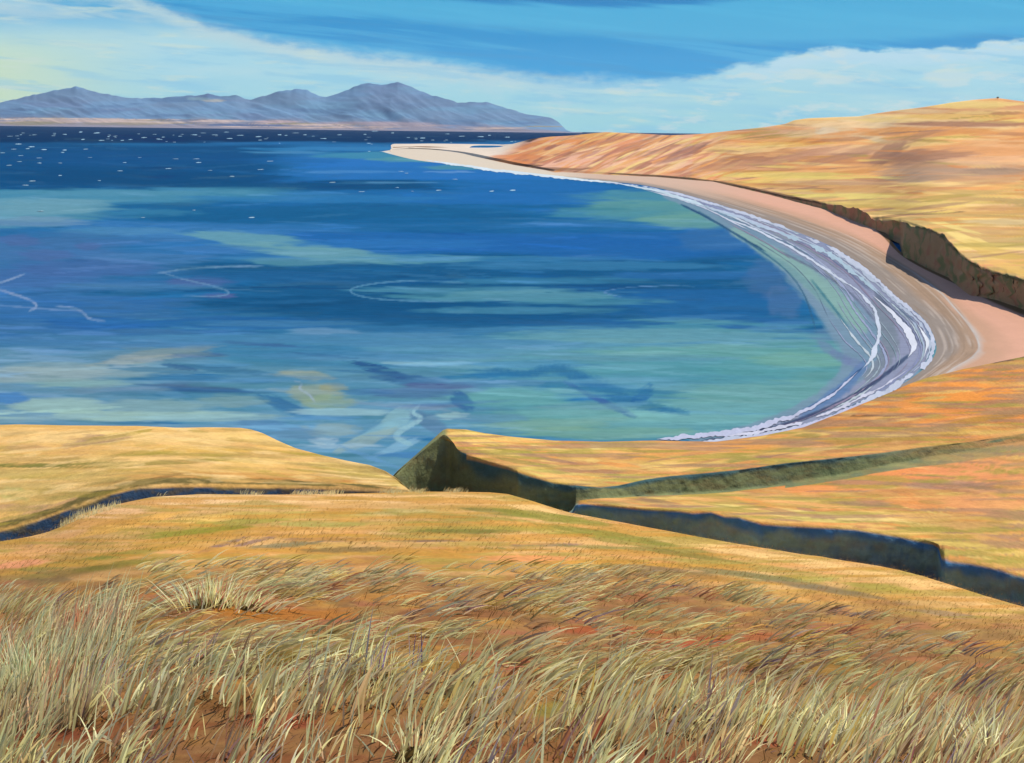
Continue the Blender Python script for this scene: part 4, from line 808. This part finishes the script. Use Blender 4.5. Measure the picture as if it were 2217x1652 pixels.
def dens_mid(u, v):
    edge = 1290 - 0 * u - 60 * ss(150, 380, u) + 0 * v + 5 * ss(900, 1300, u) + 110 * ss(1300, 2000, u)
    p = ss(-25, 25, v - edge)
    n = fbm(u / 150, v / 40, 77); p = p * (.25 + .75 * ss(.38, .58, n))
    hole = np.exp(-(((u - 640) / 190) ** 2 + ((v - 1332) / 18) ** 2)) + np.exp(-(((u - 520) / 170) ** 2 + ((v - 1530) / 28) ** 2)) + .7 * np.exp(-(((u - 950) / 160) ** 2 + ((v - 1460) / 20) ** 2))
    return p * (1 - np.clip(hole, 0, 1)) * (1 - .65 * ss(1450, 1560, v) * ss(.35, .55, vn(u / 90, v / 50, 12)))
tuft_field(3500, (5, 11), 4.0, 13, (-1200, 3700), (.18, .38), lean_mid, .12, .18, (.009, .024), dens=dens_mid)
# short carpet under the tufts
tuft_field(3500, (4, 8), 3.2, 14, (-1200, 3700), (.05, .12), lambda u, v: 1.0 + 0 * u, .2, .9, (.003, .008), spread=.12, pal=['#8a6a3e', '#7a5a36', '#9a7444', '#8f5238', '#7d6c3c', '#a8824e', '#6d5a64'], pw=[5, 4, 5, 3, 4, 3, 1],
           dens=lambda u, v: ss(1250, 1330, v), cmix=.4)
# tall upright stems nearest the viewer
tuft_field(760, (5, 11), 3.0, 5.2, (-1200, 3700), (.22, .40), lambda u, v: .25 + .5 * vn(u / 200, v * 0, 5), .1, .8, (.006, .015), pal=['#cfcf92', '#d8d2a4', '#b9b37c', '#c4a878', '#94705a', '#6e5e84', '#8a3c34'], pw=[8, 6, 7, 5, 4, 3, 2], spread=.06,
           dens=lambda u, v: .35 + .65 * ss(.4, .6, vn(u / 130, v / 90, 8)), cmix=.1)
tuft_field(260, (8, 16), 4.2, 7.5, (-500, 260), (.28, .46), lambda u, v: .35 + 0 * u, .1, .5, (.007, .014), pal=['#a8b088', '#c8c494', '#d8b08c', '#9c8c70', '#b8644a', '#8a7048'], pw=[5, 5, 5, 4, 3, 4], spread=.08, cmix=.1)
tuft_field(260, (5, 10), 44, 58, (300, 1000), (.15, .38), lambda u, v: .5 + 0 * u, .1, .3, (.012, .026), pal=['#f2cfa0', '#ecc48c', '#e0b880'], pw=[3, 3, 2], spread=.2, cmix=.3,
           dens=lambda u, v: ss(.42, .6, vn(u / 50, v * 0, 61)))
tuft_field(60, (5, 9), 32, 44, (130, 250), (.15, .4), lambda u, v: .2 + 0 * u, .1, .3, (.012, .024), pal=['#f2cfa0', '#ecc48c'], pw=[3, 3], spread=.15, cmix=.3)
# thin nap of short turf out to the crest
tuft_field(9000, (3, 6), 12, 40, (-400, 2600), (.04, .09), lambda u, v: 1.2 + 0 * u, .2, .5, (.005, .010), pal=['#e9bd80', '#c9a45c', '#b59a54', '#e0a566'], pw=[3, 3, 2, 2], spread=.25, cmix=.7)
o = make_mesh('grass', np.concatenate(VV), np.concatenate(FF), np.concatenate(CCs), M_blade)
o['kind'] = 'stuff'; o['label'] = 'windblown dry yellow and straw coloured grass covering the foreground slope'; o['category'] = 'grass'
# single tussocks that stand out
def tussock(x, y_foot, n, Lr, spread, label, pal, pw, fan=1.0, leanx=.2, Wr=(.006, .013)):
    x_ = np.array([float(x)]); ds = np.linspace(3, 14, 300)
    Q, _ = ground_at(np.full(300, float(x)), ds); _, v = proj(Q); k = int(np.argmin(np.abs(v - y_foot))); B0 = Q[k]
    Bb = np.stack([rng.normal(0, spread, n), rng.normal(0, spread * .6, n), np.full(n, -.02)], 1)
    lx = Bb[:, 0] / spread * .35 * fan + leanx + rng.normal(0, .15, n); ly = rng.normal(0, .25, n)
    le = np.hypot(lx, ly); az = np.arctan2(ly, lx)
    colr = pick(pal, pw, n) * rng.uniform(.8, 1.15, n)[:, None]
    r3 = blades(Bb, rng.uniform(Lr[0], Lr[1], n), le, az, rng.uniform(Wr[0], Wr[1], n), colr)
    k2 = 14; th = np.linspace(0, 2 * np.pi, k2, endpoint=False)      # matted crown of dead leaves the stems grow from
    ring = [np.stack([np.cos(th) * spread * 1.7 * q, np.sin(th) * spread * 1.1 * q, np.full(k2, h)], 1) * rng.uniform(.92, 1.08, (k2, 1)) for q, h in ((1.0, -.05), (.8, .02), (.4, .045), (.02, .05))]
    cv = np.concatenate(ring); b0 = len(r3[0]); i_ = np.arange(k2); cf = np.concatenate([np.stack([i_ + q * k2, (i_ + 1) % k2 + q * k2, (i_ + 1) % k2 + (q + 1) * k2, i_ + (q + 1) * k2], 1) for q in range(3)])
    r3 = (np.concatenate([r3[0], cv]), np.concatenate([r3[1], cf + b0]), np.concatenate([r3[2], np.tile(cl('#8a7446'), (len(cv), 1))]))
    ob = make_mesh('grass_tussock', r3[0], r3[1], r3[2], M_blade); ob.location = B0
    tag(ob, label, 'grass tussock', group='tussocks standing out of the windblown grass'); return ob
PT = ['#d6d89a', '#cfc890', '#dcd8ac', '#c48a70', '#b86a54', '#a89a60']; PTW = [6, 6, 5, 3, 2, 3]
tussock(455, 1312, 190, (.22, .40), .15, 'largest fanned pale tussock at the upper edge of the grass, left of centre', PT, PTW, 1.1, .15)
tussock(545, 1318, 80, (.16, .30), .10, 'pale tussock leaning right beside the largest fanned tussock', PT, PTW, .8, .7)
tussock(830, 1468, 60, (.16, .28), .06, 'small tawny tussock above the bare brown patch, centre left', ['#c2bd84', '#a8905a', '#d0c890', '#9a5040'], [5, 4, 3, 1], .9, .2)
tussock(60, 1500, 130, (.30, .50), .12, 'tall grey green upright tussock at the left edge', ['#b4bf92', '#c8c89c', '#a2a47c', '#d4c8a4'], [5, 4, 4, 3], .8, .1)
tussock(900, 1640, 50, (.2, .34), .07, 'sparse cream stems by the bottom edge left of centre', ['#d8d6a0', '#c4ae80', '#94705a'], [5, 3, 2], .9, .1)
tussock(1830, 1610, 80, (.26, .42), .09, 'broad pale cream tussock near the bottom edge on the right', ['#d8d6a8', '#cfc898', '#c0a888'], [5, 4, 3], 1.2, .0)
tussock(2140, 1640, 60, (.3, .46), .08, 'tall pale tussock spreading at the bottom right corner', ['#d8d6a8', '#cfc898', '#c0a888'], [5, 4, 3], 1.3, -.1)
tussock(1560, 1560, 60, (.2, .36), .09, 'tawny mixed tussock above the bottom edge right of centre', ['#d0cc94', '#a88a68', '#8a3c34', '#b9b37c'], [5, 3, 1, 3], 1.1, .1)

# ================================================================== small rock on the far skyline
import bmesh
bm = bmesh.new(); bmesh.ops.create_icosphere(bm, subdivisions=3, radius=1)
for v in bm.verts:
    f = 1 + .35 * (float(vn(v.co.x * 2 + 5, v.co.y * 2 + v.co.z * 1.7, 3)) - .5); v.co = v.co * f; v.co.x *= 1.5; v.co.y *= 1.0; v.co.z *= .8
me = bpy.data.meshes.new('boulder'); bm.to_mesh(me); bm.free()
for p_ in me.polygons: p_.use_smooth = True
ca = me.color_attributes.new('tint', 'FLOAT_COLOR', 'POINT')
for d_ in ca.data: d_.color = (*[float(q) for q in cl('#6a6458')], 1)
me.materials.append(M_far); bo = bpy.data.objects.new('boulder', me); C.objects.link(bo); bo.location = at_D(np.array([2160.]), np.array([211.]), np.array([1150.]))[0]
tag(bo, 'small dark boulder alone on the skyline of the golden hill', 'boulder')

# ================================================================== LIGHT
sc = bpy.context.scene
EXPO = 1.0
sc.view_settings.view_transform = 'Standard'; sc.view_settings.look = 'None'; sc.view_settings.gamma = 1; sc.view_settings.exposure = EXPO
SAZ, SEL = math.radians(52), math.radians(54)
sd = bpy.data.lights.new('sun', 'SUN'); sd.energy = 3.35; sd.angle = math.radians(.5); sd.color = (1, .88, .68)
so = bpy.data.objects.new('sun', sd); C.objects.link(so)
from mathutils import Vector
sv = Vector((math.sin(SAZ) * math.cos(SEL), math.cos(SAZ) * math.cos(SEL), math.sin(SEL)))
so.rotation_euler = sv.to_track_quat('Z', 'Y').to_euler(); so.location = (40, 0, 120)
w = bpy.data.worlds.new('World'); sc.world = w; w.use_nodes = True; nt = w.node_tree; N = nt.nodes; L = nt.links; N.clear()
STR = .10
def mth(op, a, b=None, c=None, clamp=False):
    n = N.new('ShaderNodeMath'); n.operation = op; n.use_clamp = clamp
    for i, q in enumerate((a, b, c)):
        if q is None: continue
        if isinstance(q, (int, float)): n.inputs[i].default_value = q
        else: L.new(q, n.inputs[i])
    return n.outputs[0]
def smst(a, b, x):
    n = N.new('ShaderNodeMapRange'); n.interpolation_type = 'SMOOTHSTEP'; n.clamp = True
    for i, q in zip(('From Min', 'From Max', 'Value'), (a, b, x)):
        if isinstance(q, (int, float)): n.inputs[i].default_value = q
        else: L.new(q, n.inputs[i])
    return n.outputs[0]
def mixn(f, a, b):
    n = N.new('ShaderNodeMix'); n.data_type = 'RGBA'; n.clamp_factor = True
    for i, q in ((0, f), (6, a), (7, b)):
        if isinstance(q, (int, float)): n.inputs[i].default_value = q
        elif isinstance(q, str): n.inputs[i].default_value = (*(lin(q) / (STR * 2 ** EXPO)), 1)
        else: L.new(q, n.inputs[i])
    return n.outputs[2]
tc = N.new('ShaderNodeTexCoord'); sp = N.new('ShaderNodeSeparateXYZ'); L.new(tc.outputs['Generated'], sp.inputs[0])
ay = mth('MAXIMUM', mth('ABSOLUTE', sp.outputs[1]), .02)
u_ = mth('DIVIDE', sp.outputs[0], ay); v_ = mth('DIVIDE', sp.outputs[2], ay)
def su(x): return (x - CX) / FL * .962 / 1.0
def sv_(x, y): return (HZ0 + SL * x - y) / 2074.0
sky = N.new('ShaderNodeTexSky'); sky.sky_type = 'NISHITA'; sky.sun_disc = False; sky.sun_elevation = SEL; sky.sun_rotation = SAZ
sky.air_density = 1.0; sky.dust_density = .3; sky.ozone_density = 2.0
def fcurve(pts):                         # bearing -> elevation of a cloud edge
    n = N.new('ShaderNodeFloatCurve'); m_ = n.mapping; cvx = m_.curves[0]
    P_ = [((su(x) + 1) / 2, sv_(x, y) * 4) for x, y in pts]
    cvx.points[0].location = P_[0]; cvx.points[1].location = P_[-1]
    for p_ in P_[1:-1]: cvx.points.new(*p_)
    m_.update(); L.new(mth('MULTIPLY_ADD', u_, .5, .5), n.inputs['Value'])
    return mth('DIVIDE', n.outputs[0], 4)
cmb = N.new('ShaderNodeCombineXYZ'); L.new(u_, cmb.inputs[0]); L.new(v_, cmb.inputs[1])
def noise(sx, sy, detail=5, rough=.55, rot=0.0, off=0.0, dis=0.0):
    mp = N.new('ShaderNodeMapping'); mp.inputs['Scale'].default_value = (sx, sy, 1); mp.inputs['Location'].default_value = (off, off, 0)
    pre = N.new('ShaderNodeMapping'); pre.inputs['Rotation'].default_value = (0, 0, rot); L.new(cmb.outputs[0], pre.inputs[0]); L.new(pre.outputs[0], mp.inputs[0])
    n = N.new('ShaderNodeTexNoise'); n.inputs['Scale'].default_value = 1; n.inputs['Detail'].default_value = detail; n.inputs['Roughness'].default_value = rough; n.inputs['Distortion'].default_value = dis
    L.new(mp.outputs[0], n.inputs['Vector']); return n.outputs['Fac']
E1 = fcurve([(-800, 40), (0, -10), (200, -25), (330, 5), (420, 45), (520, 76), (700, 108), (900, 134), (1100, 160), (1250, 174), (1400, 176), (1530, 164), (1570, 147), (1650, 137), (1690, 119), (1760, 111), (1900, 108), (2050, 106), (2140, 92), (2217, 94), (3000, 60)])
nA = noise(14, 40, 6, .6); nB = noise(45, 110, 5, .6, 0, 3)
e1 = mth('ADD', E1, mth('ADD', mth('MULTIPLY_ADD', nA, .018, -.009), mth('MULTIPLY_ADD', nB, .016, -.008)))
soft = mth('MULTIPLY_ADD', smst(.05, .35, u_), -.006, .009)
dE = mth('SUBTRACT', e1, v_)
low = smst(mth('MULTIPLY', soft, -1.0), soft, dE)
# upper blue with long streaks
st = noise(3.2, 70, 6, .6, .10, 1.3, .3); st2 = noise(5, 130, 5, .6, .05, 5.1)
blue = mixn(smst(.02, .135, v_), '#009edc', '#008cca')
blue = mixn(mth('MULTIPLY', smst(.46, .6, st), .8), blue, '#40acdc')
blue = mixn(mth('MULTIPLY', smst(.52, .68, st2), .5), blue, '#3390c6')
E2 = fcurve([(-800, -60), (350, -20), (600, 22), (800, 40), (1000, 60), (1300, 80), (1600, 95), (1900, 90), (2217, 70), (3000, 60)])
E3 = fcurve([(-800, -200), (400, -60), (700, -8), (900, 6), (1200, 22), (1500, 18), (1650, 2), (1800, -20), (3000, -60)])
band = mth('MULTIPLY', smst(-.006, .006, mth('SUBTRACT', v_, mth('ADD', E2, mth('MULTIPLY_ADD', st, .03, -.015)))), mth('SUBTRACT', 1, smst(-.003, .004, mth('SUBTRACT', v_, mth('ADD', E3, mth('MULTIPLY_ADD', st, .02, -.01))))))
blue = mixn(mth('MULTIPLY', band, .8), blue, '#48b2dc')
darkb = smst(-.002, .006, mth('SUBTRACT', v_, mth('ADD', E3, mth('MULTIPLY_ADD', st, .02, -.01))))
blue = mixn(mth('MULTIPLY', darkb, .75), blue, '#0a7abc')
# pale lower sky
pale = mixn(smst(0, .07, v_), '#9cd3dc', '#a6d7e4')
pale = mixn(mth('MULTIPLY', smst(.45, .65, noise(6, 40, 5, .6, 0, 9)), .55), pale, '#b7dbe0')
pale = mixn(mth('MULTIPLY', smst(.5, .66, noise(5, 60, 5, .6, 0, 14)), .4), pale, '#8fc8e2')
lf = mth('MULTIPLY', mth('SUBTRACT', 1, smst(su(-100), su(420), u_)), mth('SUBTRACT', 1, smst(.06, .11, v_)))
pale = mixn(mth('MULTIPLY', lf, .9), pale, '#d0e2b4')
lf2 = mth('MULTIPLY', mth('SUBTRACT', 1, smst(su(300), su(800), u_)), smst(.085, .12, v_))
pale = mixn(mth('MULTIPLY', lf2, .9), pale, '#46a6d6')
wisp = mth('MULTIPLY', mth('MULTIPLY', smst(.46, .6, noise(7, 75, 7, .62, .12, 4, .4)), lf2), .85)
pale = mixn(wisp, pale, '#b4d2dc')
rim = mth('MULTIPLY', smst(-.001, .004, dE), mth('SUBTRACT', 1, smst(.006, .024, dE)))
pale = mixn(mth('MULTIPLY', mth('MULTIPLY', rim, mth('SUBTRACT', 1, smst(su(1000), su(1400), u_))), .8), pale, '#bcd6da')
pale = mixn(mth('MULTIPLY', mth('MULTIPLY', rim, smst(su(1500), su(1700), u_)), .8), pale, '#bcdcea')
pale = mixn(mth('MULTIPLY', smst(.5, .62, noise(8, 85, 6, .62, .06, 21, .3)), .45), pale, '#7fc2e2')
pale = mixn(mth('MULTIPLY', mth('MULTIPLY', smst(.52, .62, noise(16, 60, 6, .6, 0, 27)), smst(su(900), su(1500), u_)), .6), pale, '#cfdfdc')
pale = mixn(mth('MULTIPLY', smst(.54, .66, noise(12, 110, 6, .6, .03, 31)), .5), pale, '#cfe0d0')
vis = mixn(low, blue, pale)
allsky = mixn(smst(.16, .4, v_), vis, sky.outputs[0])
bg = N.new('ShaderNodeBackground'); bg.inputs[1].default_value = STR; L.new(allsky, bg.inputs[0])
wo = N.new('ShaderNodeOutputWorld'); L.new(bg.outputs[0], wo.inputs[0])

# ================================================================== AIR over the sound
HX = 34000.0
v8 = [(x, y, z) for z in (-14.0, 2600.0) for y in (-HX, HX) for x in (-HX, HX)]
me = bpy.data.meshes.new('haze'); me.from_pydata(v8, [], [(0, 2, 3, 1), (4, 5, 7, 6), (0, 1, 5, 4), (2, 6, 7, 3), (0, 4, 6, 2), (1, 3, 7, 5)])
hz = bpy.data.objects.new('haze', me); C.objects.link(hz); hz['kind'] = 'stuff'; hz['label'] = 'thin blue air haze over the distant sound and mountains'; hz['category'] = 'haze'
hm, hnt, hN, hL = new_mat('haze_air'); ho = hN.new('ShaderNodeOutputMaterial'); hv_ = hN.new('ShaderNodeVolumePrincipled')
hv_.inputs['Color'].default_value = (.62, .78, 1, 1); hv_.inputs['Density'].default_value = 6.0e-6; hv_.inputs['Anisotropy'].default_value = 0.1
hL.new(hv_.outputs[0], ho.inputs['Volume']); me.materials.append(hm)
